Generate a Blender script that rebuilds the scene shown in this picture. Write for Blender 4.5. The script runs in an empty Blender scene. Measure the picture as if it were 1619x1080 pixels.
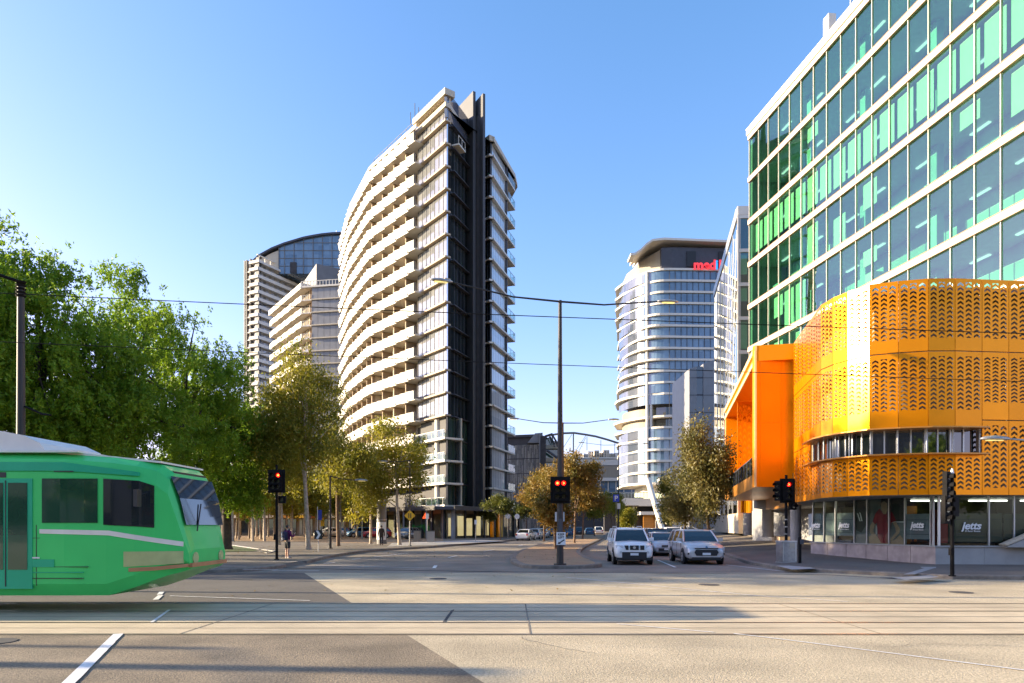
import bpy, math, random
import numpy as np
from mathutils import Vector, Matrix

# ------------------------------------------------------------------ camera, sky, sun, exposure
SC = bpy.context.scene
COL = SC.collection
EYE = 1.85
cam_d = bpy.data.cameras.new('camera')
cam = bpy.data.objects.new('camera', cam_d); COL.objects.link(cam)
cam.location = (0, 0, EYE); cam.rotation_euler = (math.radians(90), 0, 0)
cam_d.lens = 24; cam_d.sensor_width = 36; cam_d.shift_y = 0.1804
cam_d.clip_start = 0.1; cam_d.clip_end = 6000
SC.camera = cam

SUN_EL = math.radians(14.5)
SUN_AZ = math.radians(-86.0)          # clockwise from +Y: the sun stands to the left
world = bpy.data.worlds.new("World"); SC.world = world; world.use_nodes = True
wn = world.node_tree.nodes; wl = world.node_tree.links
bg = wn['Background']
sky = wn.new('ShaderNodeTexSky'); sky.sky_type = 'NISHITA'; sky.sun_disc = False
sky.sun_elevation = SUN_EL; sky.sun_rotation = SUN_AZ
sky.air_density = 1.0; sky.dust_density = 1.0; sky.ozone_density = 2.6; sky.altitude = 0
# clear deep blue of the day: per channel grading of the sky's own colour
sx = wn.new('ShaderNodeSeparateColor'); cx_ = wn.new('ShaderNodeCombineColor'); wl.new(sky.outputs[0], sx.inputs[0])
chan = []
for i, (g_, a_) in enumerate(((1.32, .78), (.95, .83), (1.0, .96))):
    pw = wn.new('ShaderNodeMath'); pw.operation = 'POWER'; pw.inputs[1].default_value = g_; wl.new(sx.outputs[i], pw.inputs[0])
    ml_ = wn.new('ShaderNodeMath'); ml_.operation = 'MULTIPLY'; ml_.inputs[1].default_value = a_; wl.new(pw.outputs[0], ml_.inputs[0]); chan.append(ml_.outputs[0])
mn_ = wn.new('ShaderNodeMath'); mn_.operation = 'MINIMUM'; wl.new(chan[0], mn_.inputs[0]); wl.new(chan[1], mn_.inputs[1])
for i, c_ in enumerate((mn_.outputs[0], chan[1], chan[2])): wl.new(c_, cx_.inputs[i])
wl.new(cx_.outputs[0], bg.inputs[0]); bg.inputs[1].default_value = 0.148
sun_d = bpy.data.lights.new('sun', 'SUN'); sun_d.energy = 4.9; sun_d.angle = math.radians(0.55)
sun_d.color = (1.0, 0.82, 0.56)
sun = bpy.data.objects.new('sun', sun_d); COL.objects.link(sun)
sdir = Vector((math.sin(SUN_AZ)*math.cos(SUN_EL), math.cos(SUN_AZ)*math.cos(SUN_EL), math.sin(SUN_EL)))
sun.rotation_euler = sdir.to_track_quat('Z', 'Y').to_euler()
sun.location = (-60, 0, 60)
SC.view_settings.view_transform = 'Standard'; SC.view_settings.look = 'None'
SC.view_settings.exposure = 1.66; SC.view_settings.gamma = 1
SC.render.engine = 'CYCLES'
SC.cycles.max_bounces = 8; SC.cycles.transparent_max_bounces = 16
SC.cycles.diffuse_bounces = 3; SC.cycles.glossy_bounces = 4
SC.cycles.use_denoising = True
SC.cycles.caustics_reflective = False; SC.cycles.caustics_refractive = False
SC.cycles.sample_clamp_indirect = 6

# ------------------------------------------------------------------ measuring helpers (photograph pixels -> metres)
F = 1079.33; CX = 809.5; HY = 832.0
def gx(px, Y): return (px-CX)/F*Y
def gz(py, Y): return EYE+(HY-py)/F*Y
def gnd(px, py, z=0.0):
    Y = (EYE-z)*F/(py-HY)
    return ((px-CX)/F*Y, Y)

# ------------------------------------------------------------------ materials
def newmat(name):
    m = bpy.data.materials.new(name); m.use_nodes = True
    return m, m.node_tree.nodes, m.node_tree.links, m.node_tree.nodes['Principled BSDF']
def mat(name, col, rough=0.6, metal=0.0, var=0.12, scale=3.0, bump=0.0, bscale=60.0, spec=0.5, coat=0.0, detail=4.0, stretch=None, objvar=0.0, var2=0.0, scale2=0.25):
    m, n, l, p = newmat(name)
    p.inputs['Roughness'].default_value = rough; p.inputs['Metallic'].default_value = metal
    p.inputs['Specular IOR Level'].default_value = spec
    p.inputs['Coat Weight'].default_value = coat
    tc = n.new('ShaderNodeTexCoord'); src = tc.outputs['Object']
    if stretch:
        mp = n.new('ShaderNodeMapping'); mp.inputs['Scale'].default_value = stretch
        l.new(src, mp.inputs[0]); src = mp.outputs[0]
    nz = n.new('ShaderNodeTexNoise'); nz.inputs['Scale'].default_value = scale; nz.inputs['Detail'].default_value = detail
    l.new(src, nz.inputs['Vector'])
    mr = n.new('ShaderNodeMapRange'); mr.inputs[1].default_value = .3; mr.inputs[2].default_value = .7
    mr.inputs[3].default_value = 1-var; mr.inputs[4].default_value = 1+var
    l.new(nz.outputs[0], mr.inputs[0]); fac = mr.outputs[0]
    if var2:
        n2 = n.new('ShaderNodeTexNoise'); n2.inputs['Scale'].default_value = scale2; n2.inputs['Detail'].default_value = 3
        l.new(tc.outputs['Object'], n2.inputs['Vector'])
        m2 = n.new('ShaderNodeMapRange'); m2.inputs[1].default_value = .35; m2.inputs[2].default_value = .65
        m2.inputs[3].default_value = 1-var2; m2.inputs[4].default_value = 1+var2
        l.new(n2.outputs[0], m2.inputs[0])
        mm = n.new('ShaderNodeMath'); mm.operation = 'MULTIPLY'; l.new(fac, mm.inputs[0]); l.new(m2.outputs[0], mm.inputs[1]); fac = mm.outputs[0]
    if objvar:
        oi = n.new('ShaderNodeObjectInfo'); m3 = n.new('ShaderNodeMapRange')
        m3.inputs[3].default_value = 1-objvar; m3.inputs[4].default_value = 1+objvar
        l.new(oi.outputs['Random'], m3.inputs[0])
        mm = n.new('ShaderNodeMath'); mm.operation = 'MULTIPLY'; l.new(fac, mm.inputs[0]); l.new(m3.outputs[0], mm.inputs[1]); fac = mm.outputs[0]
    vm = n.new('ShaderNodeVectorMath'); vm.operation = 'SCALE'; vm.inputs[0].default_value = col[:3]
    l.new(fac, vm.inputs['Scale']); l.new(vm.outputs[0], p.inputs['Base Color'])
    if bump:
        bn = n.new('ShaderNodeTexNoise'); bn.inputs['Scale'].default_value = bscale; bn.inputs['Detail'].default_value = 3
        l.new(tc.outputs['Object'], bn.inputs['Vector'])
        b = n.new('ShaderNodeBump'); b.inputs['Strength'].default_value = bump; b.inputs['Distance'].default_value = 0.02
        l.new(bn.outputs[0], b.inputs['Height']); l.new(b.outputs[0], p.inputs['Normal'])
    return m
def emis(name, col, s, base=(0.1,0.1,0.1)):
    m, n, l, p = newmat(name)
    p.inputs['Base Color'].default_value = (*base, 1)
    p.inputs['Emission Color'].default_value = (*col, 1); p.inputs['Emission Strength'].default_value = s
    return m
def glass(name, tint, refl=0.2, rough=0.0, gcol=(1,1,1)):
    """coated architectural glass: tinted see-through plus a mirror layer that grows with the angle"""
    m, n, l, p = newmat(name); n.remove(p); out = n['Material Output']
    tr = n.new('ShaderNodeBsdfTransparent'); tr.inputs[0].default_value = (*tint, 1)
    gl = n.new('ShaderNodeBsdfGlossy'); gl.inputs['Roughness'].default_value = rough; gl.inputs[0].default_value = (*gcol, 1)
    tc = n.new('ShaderNodeTexCoord'); nz = n.new('ShaderNodeTexNoise'); nz.inputs['Scale'].default_value = 0.35; nz.inputs['Detail'].default_value = 1
    l.new(tc.outputs['Object'], nz.inputs['Vector'])
    b = n.new('ShaderNodeBump'); b.inputs['Strength'].default_value = 0.06; b.inputs['Distance'].default_value = 0.05
    l.new(nz.outputs[0], b.inputs['Height']); l.new(b.outputs[0], gl.inputs['Normal'])
    fr = n.new('ShaderNodeFresnel'); fr.inputs[0].default_value = 1.5
    mr = n.new('ShaderNodeMapRange'); mr.inputs[1].default_value = 0.04; mr.inputs[2].default_value = 1; mr.inputs[3].default_value = refl; mr.inputs[4].default_value = 1
    l.new(fr.outputs[0], mr.inputs[0])
    g = n.new('ShaderNodeNewGeometry'); iv = n.new('ShaderNodeMath'); iv.operation = 'SUBTRACT'; iv.inputs[0].default_value = 1; l.new(g.outputs['Backfacing'], iv.inputs[1])
    mu = n.new('ShaderNodeMath'); mu.operation = 'MULTIPLY'; l.new(mr.outputs[0], mu.inputs[0]); l.new(iv.outputs[0], mu.inputs[1])
    mx = n.new('ShaderNodeMixShader'); l.new(mu.outputs[0], mx.inputs[0]); l.new(tr.outputs[0], mx.inputs[1]); l.new(gl.outputs[0], mx.inputs[2])
    l.new(mx.outputs[0], out.inputs[0])
    return m
def panes(name, a, b, rough=0.06, sx=0.8, sz=0.33, spec=1.0, metal=0.0, lift=0.0):
    """closed window glass backed by curtains/blinds: colour differs pane by pane"""
    m, n, l, p = newmat(name)
    p.inputs['Roughness'].default_value = rough; p.inputs['Specular IOR Level'].default_value = spec; p.inputs['Metallic'].default_value = metal
    p.inputs['Coat Weight'].default_value = 0.6; p.inputs['Coat Roughness'].default_value = 0.02
    g = n.new('ShaderNodeNewGeometry'); 
    oi = n.new('ShaderNodeObjectInfo')
    ms = n.new('ShaderNodeVectorMath'); ms.operation = 'MULTIPLY'; ms.inputs[1].default_value = (sx, sx, sz)
    l.new(g.outputs['Position'], ms.inputs[0])
    fl = n.new('ShaderNodeVectorMath'); fl.operation = 'FLOOR'; l.new(ms.outputs[0], fl.inputs[0])
    wn_ = n.new('ShaderNodeTexWhiteNoise'); l.new(fl.outputs[0], wn_.inputs[0])
    nz = n.new('ShaderNodeTexNoise'); nz.inputs['Scale'].default_value = 1.2
    l.new(g.outputs['Position'], nz.inputs['Vector'])
    ad = n.new('ShaderNodeMath'); ad.operation = 'MULTIPLY_ADD'; ad.inputs[1].default_value = 0.5; l.new(nz.outputs[0], ad.inputs[0])
    sb = n.new('ShaderNodeMath'); sb.operation = 'MULTIPLY_ADD'; sb.inputs[1].default_value = 0.75; sb.inputs[2].default_value = -0.12
    l.new(wn_.outputs[0], sb.inputs[0]); l.new(sb.outputs[0], ad.inputs[2])
    mx = n.new('ShaderNodeMix'); mx.data_type = 'RGBA'; mx.inputs[6].default_value = (*a, 1); mx.inputs[7].default_value = (*b, 1)
    l.new(ad.outputs[0], mx.inputs[0]); l.new(mx.outputs[2], p.inputs['Base Color'])
    return m
def leafmat(name, a, b, trans=0.35):
    m, n, l, p = newmat(name)
    p.inputs['Roughness'].default_value = 0.5; p.inputs['Specular IOR Level'].default_value = 0.35
    g = n.new('ShaderNodeNewGeometry')
    nz = n.new('ShaderNodeTexNoise'); nz.inputs['Scale'].default_value = 0.7; nz.inputs['Detail'].default_value = 5; nz.inputs['Roughness'].default_value = .7
    l.new(g.outputs['Position'], nz.inputs['Vector'])
    mr = n.new('ShaderNodeMapRange'); mr.inputs[1].default_value = .34; mr.inputs[2].default_value = .66; l.new(nz.outputs[0], mr.inputs[0])
    mx = n.new('ShaderNodeMix'); mx.data_type = 'RGBA'; mx.inputs[6].default_value = (*a, 1); mx.inputs[7].default_value = (*b, 1)
    l.new(mr.outputs[0], mx.inputs[0]); l.new(mx.outputs[2], p.inputs['Base Color'])
    t = n.new('ShaderNodeBsdfTranslucent'); l.new(mx.outputs[2], t.inputs[0])
    s = n.new('ShaderNodeMixShader'); s.inputs[0].default_value = trans
    l.new(p.outputs[0], s.inputs[1]); l.new(t.outputs[0], s.inputs[2]); l.new(s.outputs[0], n['Material Output'].inputs[0])
    return m

M = {}
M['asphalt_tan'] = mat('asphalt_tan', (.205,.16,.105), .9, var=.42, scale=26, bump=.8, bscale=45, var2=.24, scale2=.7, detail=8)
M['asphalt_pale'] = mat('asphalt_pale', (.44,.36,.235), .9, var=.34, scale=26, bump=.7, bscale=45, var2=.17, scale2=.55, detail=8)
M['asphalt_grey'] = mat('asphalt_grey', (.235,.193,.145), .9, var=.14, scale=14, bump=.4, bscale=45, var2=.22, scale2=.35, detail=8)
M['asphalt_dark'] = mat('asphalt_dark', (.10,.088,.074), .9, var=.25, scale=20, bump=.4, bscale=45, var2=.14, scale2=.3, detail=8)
M['track_concrete'] = mat('track_concrete', (.50,.405,.265), .85, var=.12, scale=8, bump=.25, bscale=40, var2=.14, scale2=.4, detail=8, stretch=(.25,1,1))
M['bitumen'] = mat('bitumen', (.05,.047,.045), .85, var=.3, scale=6)
M['footpath'] = mat('footpath', (.15,.125,.095), .9, var=.16, scale=10, bump=.3, bscale=50, var2=.16, scale2=.3, detail=7)
M['kerbstone'] = mat('kerbstone', (.20,.165,.13), .85, var=.22, scale=5, var2=.15, scale2=.7)
M['gravel_tan'] = mat('gravel_tan', (.37,.235,.13), .95, var=.22, scale=16, bump=.5, bscale=50, var2=.14, scale2=.5, detail=8)
M['litter_ground'] = mat('litter_ground', (.30,.19,.10), .95, var=.35, scale=6, bump=.5, bscale=30, var2=.2)
M['paint_white'] = mat('paint_white', (.72,.70,.66), .7, var=.16, scale=9, detail=6)
M['steel_rail'] = mat('steel_rail', (.16,.12,.09), .35, .8, var=.2, scale=4, stretch=(.1,1,1))
M['grass'] = mat('grass', (.07,.10,.025), .95, var=.4, scale=14, bump=.6)
M['white_render'] = mat('white_render', (.68,.62,.52), .7, var=.05, scale=1.5)
M['cream_render'] = mat('cream_render', (.54,.46,.34), .75, var=.08, scale=1.2)
M['brown_wall'] = mat('brown_wall', (.34,.25,.165), .8, var=.15, scale=1.0)
M['dark_wall'] = mat('dark_wall', (.045,.04,.038), .7, var=.2, scale=1.0)
M['charcoal'] = mat('charcoal', (.055,.055,.065), .55, var=.12, scale=.7)
M['fin_grey'] = mat('fin_grey', (.17,.16,.15), .6, var=.1, scale=.7)
M['fin_dark'] = mat('fin_dark', (.06,.058,.06), .6, var=.1, scale=.7)
M['mid_grey'] = mat('mid_grey', (.27,.27,.275), .6, var=.1, scale=.5)
M['panel_grey'] = mat('panel_grey', (.24,.235,.235), .45, var=.08, scale=.8, objvar=.05)
M['concrete'] = mat('concrete', (.36,.34,.31), .8, var=.12, scale=1.5, bump=.15, bscale=20, var2=.1)
M['stone_pink'] = mat('stone_pink', (.40,.32,.28), .75, var=.16, scale=3, var2=.12, scale2=1.2)
M['alu'] = mat('alu', (.55,.54,.52), .4, .6, var=.05)
M['cream_frame'] = mat('cream_frame', (.66,.60,.50), .5, .1, var=.05)
M['bronze'] = mat('bronze', (.34,.20,.12), .45, .4, var=.05)
M['black_paint'] = mat('black_paint', (.012,.011,.011), .7, var=.2, scale=5, spec=.08)
M['pole_brown'] = mat('pole_brown', (.03,.024,.02), .6, var=.25, scale=5, stretch=(1,1,.3))
M['galv'] = mat('galv', (.34,.34,.34), .4, .7, var=.15, scale=7)
M['rubber'] = mat('rubber', (.018,.018,.018), .8, var=.2)
M['dark_glass'] = panes('dark_glass', (.006,.009,.011), (.022,.028,.03), .03)
M['apt_glass'] = panes('apt_glass', (.12,.125,.13), (.24,.24,.235), .06, .8, .33)
M['wing_glass'] = panes('wing_glass', (.34,.38,.37), (.50,.52,.50), .08, .14, .33, spec=.6)
M['apt_window'] = panes('apt_window', (.08,.085,.085), (.42,.37,.28), .06, .7, .33)
M['slot_glass'] = panes('slot_glass', (.006,.008,.009), (.035,.045,.04), .03, 1.1, .16, spec=.7)
M['curtain_green'] = panes('curtain_green', (.012,.035,.022), (.06,.12,.075), .05, .8, .3)
M['tower_glass'] = panes('tower_glass', (.05,.095,.15), (.15,.23,.31), .06, .45, .263, spec=1.0)
M['tower_glass_pale'] = panes('tower_glass_pale', (.05,.065,.09), (.13,.14,.17), .1, .45, .263)
M['beige_slat'] = mat('beige_slat', (.30,.25,.18), .6, var=.2, scale=2, stretch=(6,6,.05))
M['mirror_glass'] = glass('mirror_glass', (.03,.04,.04), .82, 0.0, (.93,.96,.95))
M['green_glass'] = glass('green_glass', (.62,.86,.72), .17, 0.0, (.82,.95,.93))
M['shop_glass'] = glass('shop_glass', (.75,.80,.78), .03, 0.0)
M['clear_glass'] = glass('clear_glass', (.78,.88,.84), .08, 0.0)
M['blind'] = mat('blind', (.56,.62,.52), .8, var=.04)
M['interior_wall'] = mat('interior_wall', (.27,.44,.43), .8, var=.3, scale=.3)
M['ceiling'] = mat('ceiling', (.40,.42,.42), .8, var=.1)
M['orange'] = mat('orange', (.92,.30,.003), .38, .45, var=.05, scale=.6, spec=.1, coat=.08, objvar=.05)
M['orange_edge'] = mat('orange_edge', (.98,.62,.25), .4, .1, var=.04)
M['copper'] = mat('copper', (.55,.24,.05), .35, .5, var=.15, scale=.8, stretch=(.4,.4,2))
M['red_paint'] = mat('red_paint', (.55,.02,.02), .4)
M['yellow_paint'] = mat('yellow_paint', (.80,.45,.02), .5)
M['blue_paint'] = mat('blue_paint', (.02,.06,.45), .5)
M['sign_white'] = mat('sign_white', (.75,.75,.73), .5, var=.04)
M['sign_black'] = mat('sign_black', (.015,.015,.015), .5)
M['bark_pale'] = mat('bark_pale', (.42,.34,.25), .85, var=.3, scale=5, bump=.4, bscale=12)
M['bark_brown'] = mat('bark_brown', (.16,.10,.06), .9, var=.3, scale=5, bump=.5, bscale=12)
M['bark_dark'] = mat('bark_dark', (.07,.05,.035), .9, var=.3, scale=5, bump=.5, bscale=12)
M['leaf_pepper'] = leafmat('leaf_pepper', (.10,.20,.012), (.30,.42,.025), .5)
M['leaf_gum'] = leafmat('leaf_gum', (.13,.155,.014), (.36,.30,.03), .5)
M['leaf_olive'] = leafmat('leaf_olive', (.075,.085,.022), (.24,.19,.05), .35)
M['leaf_gold'] = leafmat('leaf_gold', (.15,.17,.012), (.42,.34,.03), .45)
M['leaf_rust'] = leafmat('leaf_rust', (.11,.115,.02), (.36,.20,.035), .4)
M['leaf_round'] = leafmat('leaf_round', (.06,.08,.012), (.20,.20,.03), .35)

# ------------------------------------------------------------------ mesh builder
class MB:
    def __init__(s): s.v = []; s.f = []; s.m = []; s.sm = []
    def add(s, vs, fs, m=0, smooth=False):
        b = len(s.v); s.v += [tuple(v) for v in vs]
        for f in fs: s.f.append(tuple(b+i for i in f)); s.m.append(m); s.sm.append(smooth)
        return s
    def hexa(s, p, m=0):
        return s.add(p, [(0,3,2,1),(4,5,6,7),(0,1,5,4),(1,2,6,5),(2,3,7,6),(3,0,4,7)], m)
    def box(s, x0, x1, y0, y1, z0, z1, m=0):
        if x0 > x1: x0, x1 = x1, x0
        if y0 > y1: y0, y1 = y1, y0
        return s.hexa([(x0,y0,z0),(x1,y0,z0),(x1,y1,z0),(x0,y1,z0),(x0,y0,z1),(x1,y0,z1),(x1,y1,z1),(x0,y1,z1)], m)
    def fb(s, fr, u0, u1, d0, d1, z0, z1, m=0):       # box in a facade frame
        P = fr.pt
        return s.hexa([P(u0,d1,z0),P(u1,d1,z0),P(u1,d0,z0),P(u0,d0,z0),P(u0,d1,z1),P(u1,d1,z1),P(u1,d0,z1),P(u0,d0,z1)], m)
    def prism(s, poly, z0, z1, m=0):
        a = sum(poly[i][0]*poly[(i+1)%len(poly)][1]-poly[(i+1)%len(poly)][0]*poly[i][1] for i in range(len(poly)))
        if a < 0: poly = poly[::-1]
        n = len(poly)
        zz0 = z0 if hasattr(z0,'__len__') else [z0]*n; zz1 = z1 if hasattr(z1,'__len__') else [z1]*n
        vs = [(p[0],p[1],zz0[i]) for i,p in enumerate(poly)]+[(p[0],p[1],zz1[i]) for i,p in enumerate(poly)]
        fs = [tuple(range(n-1,-1,-1)), tuple(range(n,2*n))]+[(i,(i+1)%n,n+(i+1)%n,n+i) for i in range(n)]
        return s.add(vs, fs, m)
    def extr(s, pts, vec, m=0):                        # planar 3D polygon extruded along vec
        n = len(pts); v = Vector(vec); a = [Vector(p) for p in pts]
        return s.add(a+[p+v for p in a], [tuple(range(n-1,-1,-1)), tuple(range(n,2*n))]+[(i,(i+1)%n,n+(i+1)%n,n+i) for i in range(n)], m)
    def tube(s, pts, rr, n=8, m=0, cap=True, smooth=True):
        P = [Vector(p) for p in pts]; k = len(P)
        if not hasattr(rr,'__len__'): rr = [rr]*k
        vs = []; prev = None
        for i, p in enumerate(P):
            t = (P[min(i+1,k-1)]-P[max(i-1,0)]).normalized()
            a = prev if prev is not None else (Vector((0,0,1)) if abs(t.z) < .9 else Vector((1,0,0)))
            b = t.cross(a).normalized(); a = b.cross(t).normalized(); prev = a
            for j in range(n):
                th = 2*math.pi*j/n; vs.append(p+(a*math.cos(th)+b*math.sin(th))*rr[i])
        fs = [(i*n+j, i*n+(j+1)%n, (i+1)*n+(j+1)%n, (i+1)*n+j) for i in range(k-1) for j in range(n)]
        s.add(vs, fs, m, smooth)
        if cap:
            s.add(vs[:n], [tuple(range(n-1,-1,-1))], m); s.add(vs[-n:], [tuple(range(n))], m)
        return s
    def cyl(s, x, y, z0, z1, r0, r1=None, n=12, m=0):
        return s.tube([(x,y,z0),(x,y,z1)], [r0, r0 if r1 is None else r1], n, m)
    def disc(s, c, r, axis, depth, n=16, m=0):         # short cylinder along axis from c
        a = Vector(axis).normalized()*depth; c = Vector(c)
        return s.tube([c, c+a], [r, r], n, m, smooth=False)
    def loft(s, rings, mfun=None, close=True, caps=True, smooth=True, m=0):
        k = len(rings); n = len(rings[0]); vs = [p for r in rings for p in r]
        b = len(s.v); s.v += [tuple(v) for v in vs]
        for i in range(k-1):
            for j in range(n if close else n-1):
                s.f.append((b+i*n+j, b+i*n+(j+1)%n, b+(i+1)*n+(j+1)%n, b+(i+1)*n+j)); s.m.append(mfun(i,j) if mfun else m); s.sm.append(smooth)
        if caps:
            s.f.append(tuple(b+j for j in range(n-1,-1,-1))); s.m.append(mfun(-1,0) if mfun else m); s.sm.append(False)
            s.f.append(tuple(b+(k-1)*n+j for j in range(n))); s.m.append(mfun(k-1,0) if mfun else m); s.sm.append(False)
        return s
    def join(s, o, mshift=0):
        b = len(s.v); s.v += o.v; s.f += [tuple(b+i for i in f) for f in o.f]; s.m += [x+mshift for x in o.m]; s.sm += o.sm
        return s
    def mesh(s, name, mats):
        me = bpy.data.meshes.new(name); me.from_pydata(s.v, [], s.f); 
        for mt in (mats if isinstance(mats,(list,tuple)) else [mats]): me.materials.append(M[mt] if isinstance(mt,str) else mt)
        me.polygons.foreach_set('material_index', s.m); me.polygons.foreach_set('use_smooth', s.sm); me.update()
        return me
    def build(s, name, mats, parent=None, label=None, loc=None, recalc=False):
        me = s.mesh(name, mats)
        if recalc:
            import bmesh
            bm = bmesh.new(); bm.from_mesh(me); bmesh.ops.recalc_face_normals(bm, faces=bm.faces); bm.to_mesh(me); bm.free()
        o = bpy.data.objects.new(name, me); COL.objects.link(o)
        if parent is not None: o.parent = parent
        if loc is not None: o.location = loc
        if label: o['label'] = label
        return o
class Fr:
    """vertical facade plane; u runs left to right as seen from outside, d is outward"""
    def __init__(s, p0, p1):
        s.o = Vector((p0[0],p0[1],0)); d = Vector((p1[0]-p0[0],p1[1]-p0[1],0)); s.L = d.length
        s.u = d.normalized(); s.n = Vector((s.u.y,-s.u.x,0)); s.ang = math.atan2(s.u.y, s.u.x)
    def pt(s, u, d, z): return s.o+s.u*u+s.n*d+Vector((0,0,z))
    def xy(s, u, d): p = s.o+s.u*u+s.n*d; return (p.x, p.y)
def empty(name, loc=(0,0,0), rz=0):
    o = bpy.data.objects.new(name, None); COL.objects.link(o); o.location = loc; o.rotation_euler = (0,0,rz); o.empty_display_size = .3
    return o
def tag(o, label=None, cat=None, group=None, kind=None):
    if label: o['label'] = label
    if cat: o['category'] = cat
    if group: o['group'] = group
    if kind: o['kind'] = kind
    return o
def thing(name, label, cat, loc=(0,0,0), rz=0, group=None):
    return tag(empty(name, loc, rz), label, cat, group)
def struct(name, mb, mats, recalc=False):
    o = mb.build(name, mats, recalc=recalc); o['kind'] = 'structure'; return o
def dup(o, loc=None, rz=None, label=None, sc=None):
    kids = [c for c in COL.objects if c.parent == o]
    c = o.copy(); COL.objects.link(c)
    if loc is not None: c.location = loc
    if rz is not None: c.rotation_euler = (0,0,rz)
    if sc is not None: c.scale = sc if hasattr(sc,'__len__') else (sc,sc,sc)
    if label: c['label'] = label
    for k in kids:
        d = k.copy(); COL.objects.link(d); d.parent = c
        for g in [x for x in COL.objects if x.parent == k]:
            e = g.copy(); COL.objects.link(e); e.parent = d
    return c
class Pool:
    """the 100 largest of one part become objects, the rest one 'stuff' part"""
    def __init__(s, name, mats, parent): s.n=name; s.mats=mats; s.p=parent; s.l=[]
    def add(s, mb, pr, subs=()): s.l.append((pr, len(s.l), mb, subs))
    def flush(s, cap=100):
        s.l.sort(key=lambda t: (-t[0], t[1])); rest = MB(); rs = {}
        for i, (pr, k, mb, subs) in enumerate(s.l):
            if i < cap:
                o = mb.build(s.n, s.mats, s.p)
                for (sn, smb, smt) in subs: smb.build(sn, smt, o)
            else:
                rest.join(mb)
                for (sn, smb, smt) in subs:
                    rs.setdefault((sn, smt), MB()).join(smb)
        if rest.v:
            o = rest.build(s.n, s.mats, s.p); o['kind'] = 'stuff'
            for (sn, smt), mb in rs.items():
                q = mb.build(sn, smt, o); q['kind'] = 'stuff'
def text(body, size, parent, loc, rx=math.pi/2, rz=0, mt='sign_white', name='lettering', shear=0, ext=.01, align='CENTER', bold=0.0):
    c = bpy.data.curves.new(name, 'FONT'); c.body = body; c.size = size; c.extrude = ext; c.align_x = align; c.shear = shear; c.offset = bold
    c.materials.append(M[mt]); o = bpy.data.objects.new(name, c); COL.objects.link(o)
    if parent is not None: o.parent = parent
    o.location = loc; o.rotation_euler = (rx, 0, rz)
    me = bpy.data.meshes.new_from_object(o); q = bpy.data.objects.new(name, me); COL.objects.link(q); q.parent = o.parent; q.location = o.location; q.rotation_euler = o.rotation_euler
    bpy.data.objects.remove(o); return q
# ------------------------------------------------------------------ ground, roads, kerbs
def sheet(name, pts, z, mt):
    mb = MB(); n = len(pts)
    a = sum(pts[i][0]*pts[(i+1)%n][1]-pts[(i+1)%n][0]*pts[i][1] for i in range(n))
    if a < 0: pts = pts[::-1]
    mb.add([(p[0],p[1],z) for p in pts], [tuple(range(n))]); return struct(name, mb, mt)
def offs(pts, d):
    """offset an open polyline to its left by d"""
    out = []
    for i in range(len(pts)):
        a = Vector(pts[max(i-1,0)]); b = Vector(pts[min(i+1,len(pts)-1)]); t = (b-a).normalized()
        out.append((pts[i][0]-t.y*d, pts[i][1]+t.x*d))
    return out
def smooth(pts, it=2):
    for _ in range(it):
        q = [pts[0]]
        for a, b in zip(pts[:-1], pts[1:]):
            q += [(a[0]*.75+b[0]*.25, a[1]*.75+b[1]*.25), (a[0]*.25+b[0]*.75, a[1]*.25+b[1]*.75)]
        q.append(pts[-1]); pts = q
    return pts
def kerb(pts, inward, h0=.15, w=.28, mt='kerbstone', name='kerb'):
    """kerb with a chamfered edge; inward = +1 if the paving lies to the left of the line"""
    a = pts; b = offs(pts, inward*.04); c = offs(pts, inward*w)
    hh = h0 if hasattr(h0,'__len__') else [h0]*len(pts)
    mb = MB(); n = len(pts); vs = []
    for i in range(n):
        h = hh[i]
        vs += [(a[i][0],a[i][1],-.02), (a[i][0],a[i][1],h-.03), (b[i][0],b[i][1],h+.004), (c[i][0],c[i][1],h+.004), (c[i][0],c[i][1],h-.05)]
    fs = [(i*5+j, i*5+j+1, (i+1)*5+j+1, (i+1)*5+j) for i in range(n-1) for j in range(4)]
    fs += [(4,3,2,1,0), tuple((n-1)*5+j for j in range(5))]
    if inward < 0: fs = [f[::-1] for f in fs]
    mb.add(vs, [f[::-1] for f in fs]); return struct(name, mb, mt, recalc=False)

sheet('ground', [(-2500,-300),(2500,-300),(2500,3500),(-2500,3500)], -.004, 'asphalt_grey')
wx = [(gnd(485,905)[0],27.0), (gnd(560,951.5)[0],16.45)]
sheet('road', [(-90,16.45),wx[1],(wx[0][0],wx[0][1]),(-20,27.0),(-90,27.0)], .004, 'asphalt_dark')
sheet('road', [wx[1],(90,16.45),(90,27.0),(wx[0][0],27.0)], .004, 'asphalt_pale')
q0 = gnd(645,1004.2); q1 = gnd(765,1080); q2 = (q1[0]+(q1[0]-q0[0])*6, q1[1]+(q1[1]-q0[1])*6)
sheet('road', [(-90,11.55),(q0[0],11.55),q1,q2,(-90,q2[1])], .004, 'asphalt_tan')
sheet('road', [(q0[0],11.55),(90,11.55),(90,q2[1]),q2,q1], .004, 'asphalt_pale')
sheet('tram_track_bed', [(-90,11.56),(90,11.56),(90,16.44),(-90,16.44)], .008, 'track_concrete')
for Y in (11.64, 13.05, 14.8, 16.22):
    sheet('tram_rail', [(-90,Y-.025),(90,Y-.025),(90,Y+.025),(-90,Y+.025)], .015, 'steel_rail')
    sheet('rail_groove', [(-90,Y-.05),(90,Y-.05),(90,Y+.05),(-90,Y+.05)], .012, 'bitumen')
for Y, w in ((12.35,.015), (15.5,.015), (13.9,.02)):
    sheet('joint', [(-90,Y-w),(90,Y-w),(90,Y+w),(-90,Y+w)], .012, 'asphalt_grey')
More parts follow.
